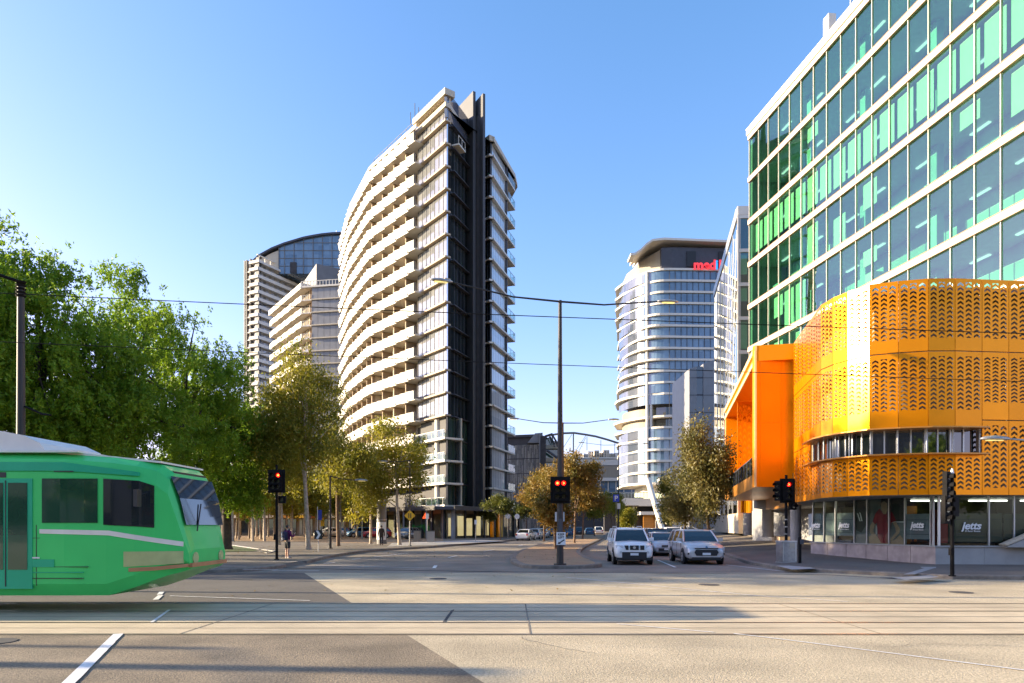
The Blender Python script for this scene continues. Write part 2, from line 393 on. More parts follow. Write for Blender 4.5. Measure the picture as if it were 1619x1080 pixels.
jl = [gnd(420,897.5), gnd(560,901), gnd(810,904.5), gnd(1135,907.5), gnd(1300,909), gnd(1500,921)]
mbj = MB(); o1 = offs(jl, .2)
for i in range(len(jl)-1): mbj.add([(*jl[i],.010),(*jl[i+1],.010),(*o1[i+1],.010),(*o1[i],.010)], [(0,1,2,3)])
struct('road_dark_line', mbj, 'bitumen')  # narrow dark line across the far side of the junction
# repair patches and manhole of the foreground
for (x, y, a, b, mt) in ((-1.3,14.1,.03,1.0,'bitumen'),):
    sheet('road_patch', [(x-a,y-b),(x+a*.9,y-b*1.1),(x+a,y+b),(x-a*1.1,y+b*.8)], .0135, mt)
mb = MB(); mb.cyl(-8.3, 10.9, .0, .014, .34, n=24); struct('manhole_cover', mb, 'bitumen')

# left corner and footpath
LK = smooth([(-90,25.0),(-30,25.6),gnd(250,908.5),gnd(346,906),gnd(409,903),gnd(452,897.5)],2)
LK2 = smooth([gnd(485,891.5),gnd(524,881),gnd(576,873.2),gnd(627,869),gnd(679,866.5),gnd(705,864),gnd(757,860),gnd(809,856),gnd(826,850),gnd(850,843.5),gnd(872,839.5)],2)
kerb(LK, 1); kerb(LK2, 1)
LP = offs(LK,.25)+offs(LK2,.25)
sheet('footpath', LP+[(20,330),(-260,330),(-260,25.2),(-90,25.2)], .15, 'footpath')
dr = [LK[-1], LK2[0]]; di = [LP[len(LK)-1], LP[len(LK)]]
mb = MB(); mb.add([(*dr[0],.0),(*dr[1],.0),(*di[1],.155),(*di[0],.155)], [(0,1,2,3)]); struct('kerb_ramp', mb, 'footpath')
def zsheet(name, pts, z, mt): return sheet(name, [gnd(a,b,z) for a,b in pts], z, mt)
zsheet('leaf_litter_ground', [(255,868),(330,858.5),(420,857.5),(500,858),(560,859),(600,862),(545,866),(470,866.5),(400,862),(330,864),(262,874)][::1], .156, 'footpath')
zsheet('leaf_litter_ground', [(200,855.5),(330,854.5),(430,856),(560,858.5),(700,857),(700,849.5),(560,848.5),(380,847),(200,847)], .160, 'litter_ground')
zsheet('lawn', [(150,862),(300,859.5),(365,862),(398,867.5),(408,871),(352,873),(240,875),(150,876)], .166, 'grass')
mbk = MB(); ed = [gnd(a,b,.15) for a,b in ((250,858.5),(310,859.3),(365,861.5),(400,866.5),(438,871.8),(425,874.5),(405,873))]
e2 = offs(ed,-.22)
for i in range(len(ed)-1): mbk.add([(*ed[i],.19),(*ed[i+1],.19),(*e2[i+1],.19),(*e2[i],.19)], [(0,1,2,3)]); mbk.add([(*e2[i],.15),(*e2[i+1],.15),(*e2[i+1],.19),(*e2[i],.19)], [(0,1,2,3)])
struct('garden_edging', mbk, 'concrete')
zsheet('footpath_paving', [(612,864.2),(700,861.2),(760,857.8),(800,855.5),(760,853.5),(690,856),(620,858.6)], .165, 'concrete')

# median island
MI = smooth([gnd(953,842),gnd(924.5,846.6),gnd(883,855),gnd(852,862),gnd(820,873),gnd(806,883),gnd(807,890),gnd(816,895.5),gnd(832,899.3),gnd(884,899.7),gnd(930,899),gnd(954,896.5),gnd(948,892),gnd(925,883),gnd(917,875.5),gnd(922,868.5),gnd(935,861.5),gnd(953,852.5),gnd(959,846),gnd(962,842)],2)
kerb(MI, 1, w=.32)
sheet('median_island', offs(MI,.3), .15, 'gravel_tan')

# right footpath: the ground climbs gently beside the orange building
RK = [(60,21.0),(30,21.8),(15.3,23.7),gnd(1270,904),gnd(1220,899),gnd(1180,891),gnd(1150,880),(14.8,55),(19,80),(24,120),(30,170)]
RB = [((60,33),.15),((30,33),.15),((18.9,33.5),.17),((16.8,38),.34),((17.0,40),.38),((17.6,42),.42),((20.2,50),.52),((24,62),.65),((31,88),.95),((40,125),1.2),((50,175),1.5)]
kerb(RK, -1)
ko = offs(RK, -.25); mb = MB(); vs = []; K = 6
for i, (k, (b, z)) in enumerate(zip(ko, RB)):
    for j in range(K+1):
        t = j/K; vs.append((k[0]*(1-t)+b[0]*t, k[1]*(1-t)+b[1]*t, .15+(z-.15)*t))
mb.add(vs, [(i*(K+1)+j, i*(K+1)+j+1, (i+1)*(K+1)+j+1, (i+1)*(K+1)+j) for i in range(len(RB)-1) for j in range(K)])
vs2 = [(b[0]+dx,b[1]+dx*.3,z-.01) for (b,z) in RB for dx in (-.3,26)]
mb.add(vs2, [(2*i,2*i+1,2*i+3,2*i+2) for i in range(len(RB)-1)])
struct('footpath', mb, 'footpath', recalc=True)
zsheet('kerb_ramp', [(1228,894.5),(1268,893.5),(1290,899),(1252,900.5)], .158, 'concrete')
zsheet('kerb_ramp', [(1410,913),(1470,909.5),(1485,912),(1432,917)], .158, 'concrete')
zsheet('footpath_edging', [(1310,894.9),(1480,896.3),(1480,898),(1310,896)], .160, 'concrete')
zsheet('footpath_edging', [(1462,898),(1478,898),(1446,908),(1428,908)], .162, 'concrete')

# painted markings
def line(p, q, w=.12, z=.0175, mt='paint_white', zz=0):
    a = Vector(gnd(*p, zz)); b = Vector(gnd(*q, zz)); t = (b-a).normalized(); n = Vector((-t.y,t.x))*w/2
    mb = MB(); rr = random.Random(int(p[0]*7+q[1])); N = max(2, int((b-a).length/.25)); vs = []
    for i in range(N+1):
        c = a+(b-a)*i/N; j = rr.uniform(-.012,.012)
        vs += [(*(c-n*(1+j)),z),(*(c+n*(1+rr.uniform(-.06,.06))),z)]
    mb.add(vs, [(2*i,2*i+2,2*i+3,2*i+1) for i in range(N)]); return struct('road_marking', mb, mt)
def strip(p, q, w, **k): return line(p, q, w, **k)
strip((187,1003.5),(60,1130),.15); strip((254,942),(246,949),.13); strip((256,936.5),(252,941),.13)
strip((268,943),(490,950.5),.07); strip((268,965),(240,985),.06)
strip((975,987.5),(1128,1001),.05); strip((1160,1003),(1240,1012.5),.05); strip((1240,1012.5),(1640,1064),.05)
strip((893,913),(1200,943),.06); strip((1200,943),(1340,952),.05)
strip((1040,886),(1068,897.5),.12); strip((900,925),(1160,938),.04)
strip((430,902.5),(505,903),.1); strip((500,894.5),(690,899),.08)
for p, q in (((512,891.5),(530,889.5)),((556,885),(570,883.5)),((592,881),(645,875)),((709,882),(722,879)),((765,872),(781,869.6)),((820,863.5),(826,861.8))):
    strip(p, q, .14)
strip((838,857),(800,858.2),.12); strip((686,899),(689,894.5),.16)
strip((1148,893.5),(1240,904),.1)
strip((384,900.5),(440,901),.1, z=.158, zz=.15); strip((350,895),(390,895.4),.08, z=.158, zz=.15)
strip((432,888.4),(470,888.6),.08, z=.17, zz=.15)

# hairline cracks, sealed with bitumen in places, and a scatter of fallen leaves along the kerbs
rc = random.Random(12)
for (x, y, ang, ln) in ((-4.5,9.2,.5,2.6),(1.2,9.9,2.3,1.9),(5.5,10.4,.2,3.2),(8.6,18.2,2.7,4.0),(-1.5,18.4,.1,3.4),(2.5,22.0,2.0,4.2),(10.5,9.0,1.0,2.2),(-9.5,20.5,.3,4.0)):
    pts = [(x,y)]; a = ang
    for i in range(int(ln/.18)):
        a += rc.uniform(-.55,.55); a = ang+(a-ang)*.8; pts.append((pts[-1][0]+math.cos(a)*.18, pts[-1][1]+math.sin(a)*.18))
    w = rc.uniform(.006,.014); o_ = offs(pts, w); mb = MB()
    for i in range(len(pts)-1): mb.add([(*pts[i],.0195),(*pts[i+1],.0195),(*o_[i+1],.0195),(*o_[i],.0195)], [(0,1,2,3)])
    struct('road_crack', mb, 'bitumen', recalc=True)

for x in range(-30, 34, 6):        # expansion joints across the track slab
    sheet('slab_joint', [(x+.3,11.7),(x+.33,11.7),(x+.33,16.15),(x+.3,16.15)], .0125, 'asphalt_grey')
for (x, y, r) in ((6.2,21.5,.32),(-2.6,24.0,.3),(12.5,19.0,.3)):
    mb = MB(); mb.cyl(x, y, 0, .016, r, n=24); struct('manhole_cover', mb, 'bitumen')
mb = MB(); mb.box(13.2,14.1,24.1,24.5,0,.014); struct('drain_grate', mb, 'bitumen')
# ------------------------------------------------------------------ tall apartment building in the middle
def rebase(root, loc):
    loc = Vector((loc[0],loc[1],loc[2] if len(loc)>2 else 0))
    root.location = loc
    for c in COL.objects:
        if c.parent == root: c.location = c.location-loc
    return root
FH = 3.05
M['stone_tan'] = mat('stone_tan', (.46,.36,.25), .75, var=.08, scale=1.2)
def tall_apartments():
    R = thing('apartment_tower', 'tall wedge shaped apartment building with cream zigzag balconies and two dark fins', 'building')
    rnd = random.Random(5)
    z0 = 16.9; NF = 15; top = 60.75
    G = Fr((-13.6,98.7), (-8.74,92.2)); D = Fr((-8.74,92.2), (-6.45,98.4))
    S1 = Fr((-22.9,108.1), (-13.9,96.4)); S2 = Fr((-28.9,120.5), (-22.9,108.1)); S3 = Fr((-34.2,134.9), (-28.9,120.5))
    RR = Fr((-3.1,100.3), (0.05,110.8)); R0 = Fr((-4.6,102.2), (-3.1,100.3))
    # solid core
    def inset(fr, d): return [fr.xy(0,-d), fr.xy(fr.L,-d)]
    core = [S3.xy(0,-2.6), S2.xy(0,-2.6), S1.xy(0,-2.6), S1.xy(S1.L-.3,-2.6), G.xy(.2,-.35), G.xy(G.L-.15,-.35), D.xy(.3,-.35), D.xy(D.L,-.35), (-4.7,103), R0.xy(R0.L-.15,-.3), RR.xy(.2,-.3), RR.xy(7.2,-.3), RR.xy(7.2,-2.2), RR.xy(14,-2.2), (-6,140)]
    mb = MB(); mb.prism([(x,y) for x,y in core], 4.6, 58.3); mb.build('core_wall', 'dark_wall', R, recalc=True)
    # roof slab and set-back penthouse
    roofp = [S3.xy(0,-.3), S2.xy(0,-.3), S1.xy(0,-.3), S1.xy(S1.L,-.4), G.xy(-.3,.5), G.xy(G.L+.35,.5), D.xy(.2,.35), D.xy(D.L,.0), (-5.4,103), R0.xy(0,.3), R0.xy(R0.L+.2,.45), RR.xy(11,.5), RR.xy(14,0), (-6,140)]
    # segment balconies
    wp = Pool('window', 'apt_window', R)
    zb_all = [z0+FH*k for k in range(-3, NF-0)]
    for si, S in enumerate((S3, S2, S1)):
        L = S.L; n = max(3, round(L/1.95)); w = L/n
        for k in range(-3, NF):
            z = z0+FH*k
            if z > 58.5: continue
            if si == 2 and False: continue
            slab = MB(); slab.fb(S, 0, L, -2.7, -.25, z-.22, z, 0)
            # zigzag parapet panels
            for i in range(n):
                u0 = i*w+.015; u1 = (i+1)*w-.03
                a0, a1 = -.22, .16
                ztop = z+1.12; zb = z-.30+(.10 if i%2 else 0)
                P = S.pt
                slab.hexa([P(u0,a1-.22,zb),P(u1,a0,zb),P(u1,a0-.12,zb),P(u0,a1-.34,zb),P(u0,a1+.05,ztop),P(u1,a0+.05,ztop),P(u1,a0-.08,ztop),P(u0,a1-.08,ztop)], 0)
                slab.fb(S, u1-.03, u1+.07, -.25, .02, zb+.05, ztop-.04, 1)
            slab.build('balcony', ['white_render','fin_grey'], R)
            if k >= 0 or True:
                # windows behind: every 3.9 m bay has glass and a dark divider
                nb = max(2, round(L/3.9)); bw = L/nb
                wl_ = MB()
                for b in range(nb):
                    g = MB(); g.fb(S, b*bw+.55, (b+1)*bw-.9, -2.6, -2.52, z+.05, z+2.45)
                    wp.add(g, (k+3)*.01+(si*2))
                    wl_.fb(S, b*bw-.1, b*bw+.12, -2.6, -.75, z, z+2.8, 0)
                    if not (si == 2 and b == nb-1): wl_.fb(S, (b+1)*bw-.85, (b+1)*bw-.15, -2.6, -1.6+.5*(b%2), z, z+2.8, 1)
                    wl_.fb(S, b*bw+.12, b*bw+.5, -2.6, -2.45, z, z+2.8, 1)
                wl_.fb(S, 0, L, -2.62, -2.5, z+2.45, z+2.83, 1)
                wl_.build('partition', ['brown_wall','cream_render'], R)
    wp.flush()
    # glazed corner: slab fins and panes, floor by floor
    for k in range(0, NF):
        z = z0+FH*k; zt = min(z+FH, top)
        if z > 59: continue
        g = MB(); n = 7; w = G.L/n
        for i in range(n):
            g.fb(G, i*w+.03, (i+1)*w-.03, -.12, -.06, z+.06, zt-.16, 0)
        for i in range(n+1):
            g.fb(G, i*w-.03, i*w+.03, -.14, .0, z+.06, zt-.16, 1)
        g.build('window', ['apt_glass','fin_grey'], R)
        s = MB(); s.fb(G, -.5, G.L+.25, -.4, .5, z-.16, z+.06, 0); s.build('floor_slab', 'stone_tan', R)
    # open balconies at the lower corner with a round column
    for k in range(-4, 0):
        z = z0+FH*k
        b = MB(); b.fb(G, -.3, G.L+.25, -2.4, .6, z-.26, z, 0)
        b.build('floor_slab', 'white_render', R)
        r = MB(); r.fb(G, .3, G.L+.1, .48, .52, z+.08, z+.98, 0); r.build('balustrade', 'clear_glass', R)
        r = MB(); r.fb(G, .3, G.L+.15, .44, .56, z+1.0, z+1.07, 0)
        for i in range(6): r.fb(G, .3+i*1.5, .36+i*1.5, .45, .55, z, z+1.0)
        r.fb(G, .3, G.L+.15, .46, .54, z+.02, z+.08); r.build('handrail', 'white_render', R)
        g = MB(); g.fb(G, .2, 3.2, -2.45, -2.35, z+.05, z+2.7, 0); g.fb(G, 4.6, 7.6, -2.45, -2.35, z+.05, z+2.7, 1); g.build('window', ['dark_glass','apt_glass'], R)
    c = MB(); cx, cy = G.xy(5.0,-.35); c.cyl(cx, cy, 4.6, z0-.2, .42, n=20); c.build('column', 'white_render', R)
    b = MB(); b.fb(G, 0, G.L-.2, -2.5, -2.35, 4.6, z0-.2); b.build('rear_wall', 'cream_render', R)
    # dark glazed wall right of the corner
    d = MB(); n = 6; w = D.L/n
    for k in range(-4, NF-0):
        z = z0+FH*k; zt = min(z+FH, 57.2)
        if z > 57: continue
        g = MB()
        for i in range(n):
            g.fb(D, i*w+.03, (i+1)*w-.03, -.1, -.03, z+.06, zt-.03, 0 if k >= 0 else 1)
            g.fb(D, i*w-.03, i*w+.03, -.1, .04, z, zt, 2)
        g.fb(D, 0, D.L, -.1, .12, z-.07, z+.07, 2)
        if k >= 0 and k < NF-1 and k%1 == 0: g.fb(D, 1.1, D.L, .0, .55, z-.12, z-.02, 2)
        g.build('window', ['slot_glass','curtain_green','charcoal'], R)
    g = MB(); g.fb(D, -.05, 1.1, -.05, .06, z0, 57.0, 0); g.build('corner_glass', 'mirror_glass', R)
    g = MB(); g.fb(D, -.25, D.L+.1, -.3, .1, 57.0, top-.1, 0); g.build('roof_screen', 'tower_glass_pale', R)
    g = MB(); g.fb(D, 1.2, 3.4, 0.1, 1.2, 53.8, 54.0, 0)
    for u in (1.2,2.3,3.35): g.fb(D, u, u+.05, 1.1, 1.15, 54, 55.1, 0)
    g.fb(D, 1.2, 3.4, 1.1, 1.15, 55.05, 55.12, 0); g.build('maintenance_cradle', 'white_render', R)
    # fins
    f = MB(); f.extr([(-5.55,97.3,4.4),(-7.9,101.0,4.4),(-7.9,101.0,63.9),(-5.55,97.3,63.9)], (.35,.22,0), 0); f.build('fin', 'fin_dark', R, recalc=True)
    f = MB(); f.extr([(-3.8,96.9,4.4),(-6.2,100.9,4.4),(-6.2,100.9,63.2),(-3.8,96.9,63.2)], (-.32,-.19,0), 0); f.build('fin', 'fin_dark', R, recalc=True)
    f = MB(); f.prism([(-5.3,97.9),(-4.4,97.5),(-4.4,101),(-6.8,101)], 4.4, 60.6); f.build('recess_wall', 'dark_wall', R, recalc=True)
    # right wing
    for k in range(-4, NF-0):
        z = z0+FH*k-.3; zt = min(z+FH, 58.9)
        if z > 57.5: continue
        g = MB(); n = 6; w = 7.2/n
        for i in range(n): g.fb(RR, i*w+.03, (i+1)*w-.03, -.1, -.03, z+.1, zt-.03, 0)
        for i in range(n+1): g.fb(RR, i*w-.03, i*w+.03, -.1, -.022, z, zt, 2)
        g.build('window', ['wing_glass','apt_glass','charcoal'], R)
        h = MB(); n = 3; w = R0.L/n
        for i in range(n): h.fb(R0, i*w+.03, (i+1)*w-.04, -.08, -.02, z+.1, zt-.03, 0); h.fb(R0, i*w-.03, i*w+.03, -.08, .05, z, zt, 1)
        h.build('window', ['slot_glass','charcoal'], R)
        s = MB(); s.fb(RR, -.1, 11.0, -2.2, .5, z-.16, z+.1, 0); s.fb(R0, -.2, R0.L+.3, -.3, .5, z-.16, z+.1, 0); s.build('floor_slab', 'cream_frame' if k > -3 else 'white_render', R)
        if k < NF-1:
            r = MB(); r.fb(RR, 7.3, 11.0, .42, .46, z+.12, z+1.15, 0); r.fb(RR, 10.93, 10.98, -2.2, .45, z+.12, z+1.15, 0); r.build('balustrade', 'clear_glass', R)
            r = MB(); r.fb(RR, 7.3, 11.02, .41, .48, z+1.15, z+1.2, 0); r.fb(RR, 10.92, 11.0, -2.2, .41, z+1.15, z+1.2, 0)
            for u in (8.6,10.0,10.95): r.fb(RR, u, u+.05, .4, .47, z+.1, z+1.15, 0)
            r.build('handrail', 'alu', R)
            q = MB(); q.fb(RR, 7.25, 7.6, -2.2, .2, z, zt, 0); q.build('side_wall', 'charcoal', R)
    # roof
    rf = MB(); rf.prism(roofp, 58.3, 58.9); 
    rf.fb(G, -.5, G.L+.35, -1.0, .6, 59.9, 60.75); rf.fb(G, -.2, G.L-.1, -.6, -.2, 58.9, 59.9)
    rf.fb(R0, -.1, R0.L+.3, -.5, .5, 58.3, 59.1); rf.fb(RR, -.1, 11.1, -.6, .5, 58.3, 58.95)
    rf.build('roof', 'cream_render', R, recalc=True)
    ph = MB(); ph.prism([S3.xy(6,-4.5), S1.xy(2,-4.5), S1.xy(S1.L,-3.6), G.xy(2,-2.5), (-9,100), (-9,136)], 58.9, 61.5); ph.build('roof_plant', 'fin_grey', R, recalc=True)
    rl = MB()
    for S in (S3,S2,S1):
        rl.fb(S, 0, S.L, -1.2, -1.16, 60.3, 60.36)
        for i in range(int(S.L/1.5)+1): rl.fb(S, i*1.5, i*1.5+.05, -1.2, -1.15, 58.9, 60.3)
    rl.build('roof_railing', 'charcoal', R)
    an = MB()
    for (x,y,h) in ((-14.2,99.8,2.2),(-15,101,1.6),(-13.6,99.5,1.4)): an.cyl(x,y,61.3,61.5+h,.05,n=6)
    an.build('antenna', 'charcoal', R)
    # ground floor: glazed shops under a dark canopy
    sh = MB()
    fr1 = Fr((-26,112), (-9.2,93.4)); fr2 = Fr((-9.2,93.4), (-3,103)); fr3 = Fr((-3,103),(2,116))
    wall = MB()
    for fr in (fr1, fr2, fr3):
        wall.fb(fr, 0, fr.L, -.5, -.35, .15, 4.2, 0)
        for i in range(int(fr.L/2.4)+1): wall.fb(fr, i*2.4, i*2.4+.3, -.35, -.1, .15, 4.2, 1)
    wall.build('shopfront_frame', ['brown_wall','charcoal'], R)
    sg = MB()
    for fr in (fr1, fr2, fr3): sg.fb(fr, 0, fr.L, -.3, -.26, .2, 3.6, 0)
    sg.build('shopfront_glass', 'shop_glass', R)
    lamp = MB()
    for i in range(5): lamp.fb(fr2, 1.2+i*2.1, 2.6+i*2.1, -.34, -.32, .5, 3.0+.3*(i%2), 0)
    lamp.build('lit_interior', emis('warm_interior', (1,.72,.36), .32, (.4,.3,.2)), R)
    cn = MB()
    cpoly = [fr1.xy(0,2.6), fr1.xy(fr1.L+1.0,2.6), fr2.xy(-.8,2.4), fr2.xy(fr2.L,2.2), fr3.xy(fr3.L,2.2), fr3.xy(fr3.L,-2), fr1.xy(fr1.L,-2), fr1.xy(0,-2)]
    cn.prism(cpoly, 4.1, 4.5); cn.build('canopy', 'charcoal', R, recalc=True)
    ce = MB(); ce.fb(fr1, 0, fr1.L+1.4, 2.6, 2.72, 4.0, 4.6); ce.fb(fr2, -1.1, fr2.L, 2.42, 2.54, 4.0, 4.6); ce.build('canopy_edge', 'pole_brown', R)
    ht = MB()
    for u in (-1,): pass
    x, y = fr1.xy(fr1.L-2.2,1.6); ht.cyl(x, y, 2.9, 3.7, .5, .1, n=12); ht.build('heater_shade', emis('heater_glow', (1,.10,.01), .45, (.5,.08,.02)), R)
    x, y = fr1.xy(fr1.L-13,1.6); ht = MB(); ht.cyl(x, y, 2.9, 3.5, .5, .1, n=12); ht.build('heater_shade', 'copper', R)
    pz = MB()
    for u in (1.0, 6.6, 12.2): x, y = fr1.xy(fr1.L-u, 2.3); pz.cyl(x, y, .15, 4.1, .13, n=8)
    x, y = fr2.xy(.3, 1.2); pz.cyl(x, y, .15, 4.1, .3, n=12); pz.build('canopy_post', 'mid_grey', R)
    sc = MB()
    for i in range(7): x, y = fr1.xy(fr1.L-1-i*1.2, 2.2); sc.box(x-.35, x+.35, y-.02, y+.02, .2, 1.9+.2*(i%2), 0)
    sc.build('cafe_screen', 'clear_glass', R)
    for u, mt in ((fr2.L-.5,'orange'),(fr2.L+1.1,'orange'),):
        b = MB(); b.fb(fr2, u, u+.5, 0, .3, .2, 4.0); b.build('shop_pillar', mt, R)
    b = MB(); b.fb(fr3, 3.0, 4.2, -.05, .1, .2, 3.9); b.build('shop_pillar', 'yellow_paint', R)
    # billboards over the canopy side
    b = MB(); b.fb(fr1, 5.8, 10.6, 2.75, 2.85, 4.0, 6.0)
    b.build('shop_sign', 'sign_white', R)
    b = MB(); b.fb(fr1, 6.0, 9.4, 2.86, 2.89, 4.35, 5.9); b.build('shop_sign_panel', 'red_paint', R)
    return rebase(R, (-9, 100))
tall_apartments()

# ------------------------------------------------------------------ second apartment block behind
def back_apartments():
    R = thing('apartment_block', 'lower apartment block with grey end panels just left of the wedge shaped tower', 'building')
    A = Fr((-64.7,182.6), (-49.9,162)); B = Fr((-49.9,162), (-38.5,160.0)); NF = 18; zt = 58.6
    mb = MB(); mb.prism([A.xy(0,-2), A.xy(A.L,-2), B.xy(2.4,-2), B.xy(2.4,-.2), B.xy(13,-.2), (-36,190), (-60,196)], .15, zt); mb.build('core_wall', 'brown_wall', R, recalc=True)
    for k in range(NF):
        z = zt-FH*(k+1)
        b = MB(); n = 11; w = A.L/n
        for i in range(n): b.fb(A, i*w+.02, (i+1)*w-.08, -.3+.05*(i%2), .1+.12*(i%2), z-.3, z+1.1, 0)
        b.fb(A, 0, A.L, -2, -.2, z-.25, z, 0)
        b.fb(B, -.2, 2.6, -2, .1, z-.28, z-.02, 0); b.build('balcony', 'white_render', R)
        r = MB()
        for i in range(6): r.fb(B, i*.48, i*.48+.07, -.02, .06, z, z+1.0)
        r.fb(B, -.1, 2.5, -.03, .08, z+1.0, z+1.08); r.build('handrail', 'white_render', R)
        g = MB(); n = 6
        for i in range(n): g.fb(A, i*A.L/n+.4, (i+1)*A.L/n-.9, -2, -1.93, z+.1, z+2.5)
        g.build('window', 'apt_window', R)
        p = MB(); n = 7; w = 10.6/n
        for i in range(n): p.fb(B, 2.6+i*w+.04, 2.6+(i+1)*w-.03, -.2, 0, z+.08, z+FH-.2)
        p.build('wall_panel', 'panel_grey', R)
        s = MB(); s.fb(B, 2.5, 13.2, -.2, .35, z-.24, z+.04); s.build('floor_slab', 'cream_render', R)
    r = MB(); r.fb(B, -.3, 13.2, -12, .4, zt-.3, zt+.1); r.fb(A, -.4, A.L+.3, -2, .3, zt-.4, zt+.9); r.build('roof', 'white_render', R)
    r = MB()
    for i in range(16): r.fb(B, i*.78, i*.78+.16, .25, .33, zt+.1, zt+1.1)
    r.fb(B, 0, 12.6, .25, .35, zt+1.1, zt+1.25); r.build('roof_railing', 'white_render', R)
    w = MB(); w.extr([A.pt(2,-2.5,zt), A.pt(A.L+3,-2.5,zt), A.pt(A.L+3,-2.5,zt+5.2), A.pt(13,-2.5,zt+2.2)], A.n*-7, 0); w.build('sloping_roof', 'fin_grey', R, recalc=True)
    w = MB(); w.fb(B, 1.5, 7.5, -9, -4, zt, zt+2.6); w.build('roof_plant', 'charcoal', R)
    w = MB(); w.extr([B.pt(8.4,-3,zt), B.pt(12.6,-3,zt), B.pt(12.6,-3,zt+7.2), B.pt(11.8,-3,zt+7.2)], (0,1.0,0), 0); w.build('fin', 'fin_grey', R, recalc=True)
    return rebase(R, (-50,175))
back_apartments()

def far_tower():
    R = thing('residential_tower', 'far white banded residential tower with a curved blue glass crown', 'building')
    Y0 = 274
    def X(px, Y=Y0): return gx(px, Y)
    A = Fr((X(386,276),276), (X(395),Y0)); B = Fr((X(395),Y0), (X(409,272),272)); C_ = Fr((X(409,272),272), (X(475,293),293)); E = Fr((X(475,293),293),(X(575,296),296))
    zt = gz(417,274); fh = 3.05; NF = 34
    mb = MB(); mb.prism([A.xy(0,-2), B.xy(0,-1.5), C_.xy(0,-1.5), C_.xy(C_.L,-1.5), E.xy(E.L,-1.5), (X(575),330), (X(386),330)], .15, zt); mb.build('core_wall', 'mid_grey', R, recalc=True)
    for k in range(NF):
        z = zt-fh*(k+1)
        b = MB()
        b.fb(B, 0, B.L, -1.6, .5, z-.2, z+1.05); b.fb(C_, 0, C_.L, -1.6, .3, z-.2, z+1.05); b.fb(A, 0, A.L-.1, -1.9, -.2, z-.15, z+.3)
        b.fb(E, 0, E.L, -1.6, .3, z-.2, z+1.05)
        b.build('balcony', 'white_render', R)
        g = MB(); g.fb(A, 0.1, A.L-.1, -1.95, -1.9, z+.3, z+fh-.2, 0)
        for i in range(8): g.fb(C_, 1+i*C_.L/8, (i+1)*C_.L/8-.6, -1.5, -1.42, z+1.05, z+fh-.2)
        g.fb(B, .3, B.L-.3, -1.5, -1.42, z+1.05, z+fh-.2); g.build('window', 'apt_window', R)
    p = MB()
    for fr, us in ((A,(0,1.2)), (B,(.0,)), (C_,(0,))):
        for u in us: p.fb(fr, u, u+.35, -1.5, .1, 0.2, zt+2)
    p.build('pilaster', 'fin_grey', R)
    # curved crown: glass box whose roof follows an arc
    def arc(px):
        pts = [(392,424),(398,415),(410,404),(430,393),(450,385),(480,376),(505,371),(525,369),(545,368),(575,370)]
        for (a,b),(c,d) in zip(pts[:-1],pts[1:]):
            if a <= px <= c: return b+(d-b)*(px-a)/(c-a)
        return 370
    xs = [396,402,410,420,430,441,450,465,480,495,510,525,540,560,575]
    cf = MB(); Yc = 282
    base = zt-1.0
    pts = [(X(p,Yc),Yc,gz(arc(p),Yc)) for p in xs]
    lo = 5
    cf.extr([(pts[lo][0],Yc,base)]+pts[lo:]+[(pts[-1][0],Yc,base)], (0,22,0), 0); cf.build('crown_glazing', 'tower_glass', R, recalc=True)
    cw = MB(); cw.extr([(pts[0][0],Yc,base)]+[(a,b,c-1.8) for a,b,c in pts[:lo+1]]+[(pts[lo][0],Yc,base)], (0,15,0), 0); cw.build('crown_wall', 'cream_render', R, recalc=True)
    rb = MB()
    for i in range(len(pts)-1):
        a, b = pts[i], pts[i+1]; rb.extr([(a[0],Yc-1,a[2]-.7),(b[0],Yc-1,b[2]-.7),(b[0],Yc-1,b[2]+.1),(a[0],Yc-1,a[2]+.1)], (0,24,0), 0)
    rb.build('crown_roof', 'charcoal', R, recalc=True)
    fm = MB()
    for i, p in enumerate(xs[lo:-1]):
        x = X(p,Yc); fm.box(x-.12, x+.12, Yc-.25, Yc, base, gz(arc(p),Yc)-.3)
    for z in np.arange(base+3, base+17, 3.2):
        x0 = X(441,Yc); x1 = X(575,Yc)
        xl = next((X(p,Yc) for p in range(441,575) if gz(arc(p),Yc) > z+1), x1)
        fm.box(xl, x1, Yc-.2, Yc, z, z+.2)
    fm.build('crown_frame', 'fin_grey', R)
    tr = MB(); 
    for i in range(6): tr.fb(C_, 2+i*3, 2.3+i*3, -2, -1.7, zt, zt+3.6-.2*i)
    tr.fb(C_, 1, 22, -2.2, -1.6, zt+3.4, zt+3.8); tr.fb(B, 0, B.L+.5, -2, .5, zt-.3, zt+.8); tr.fb(C_, 0, C_.L, -2, .5, zt-.3, zt+.6); tr.build('roof_terrace', 'white_render', R)
    dw = MB(); dw.box(X(459,Yc), X(469,Yc), Yc-.4, Yc-.1, gz(432,Yc), gz(415,Yc)); dw.build('crown_door', 'dark_wall', R)
    at = MB(); at.cyl(X(528,Yc), Yc+4, gz(369,Yc), gz(358,Yc), .12, n=5); at.build('antenna', 'alu', R)
    return rebase(R, (-95,300))
far_tower()
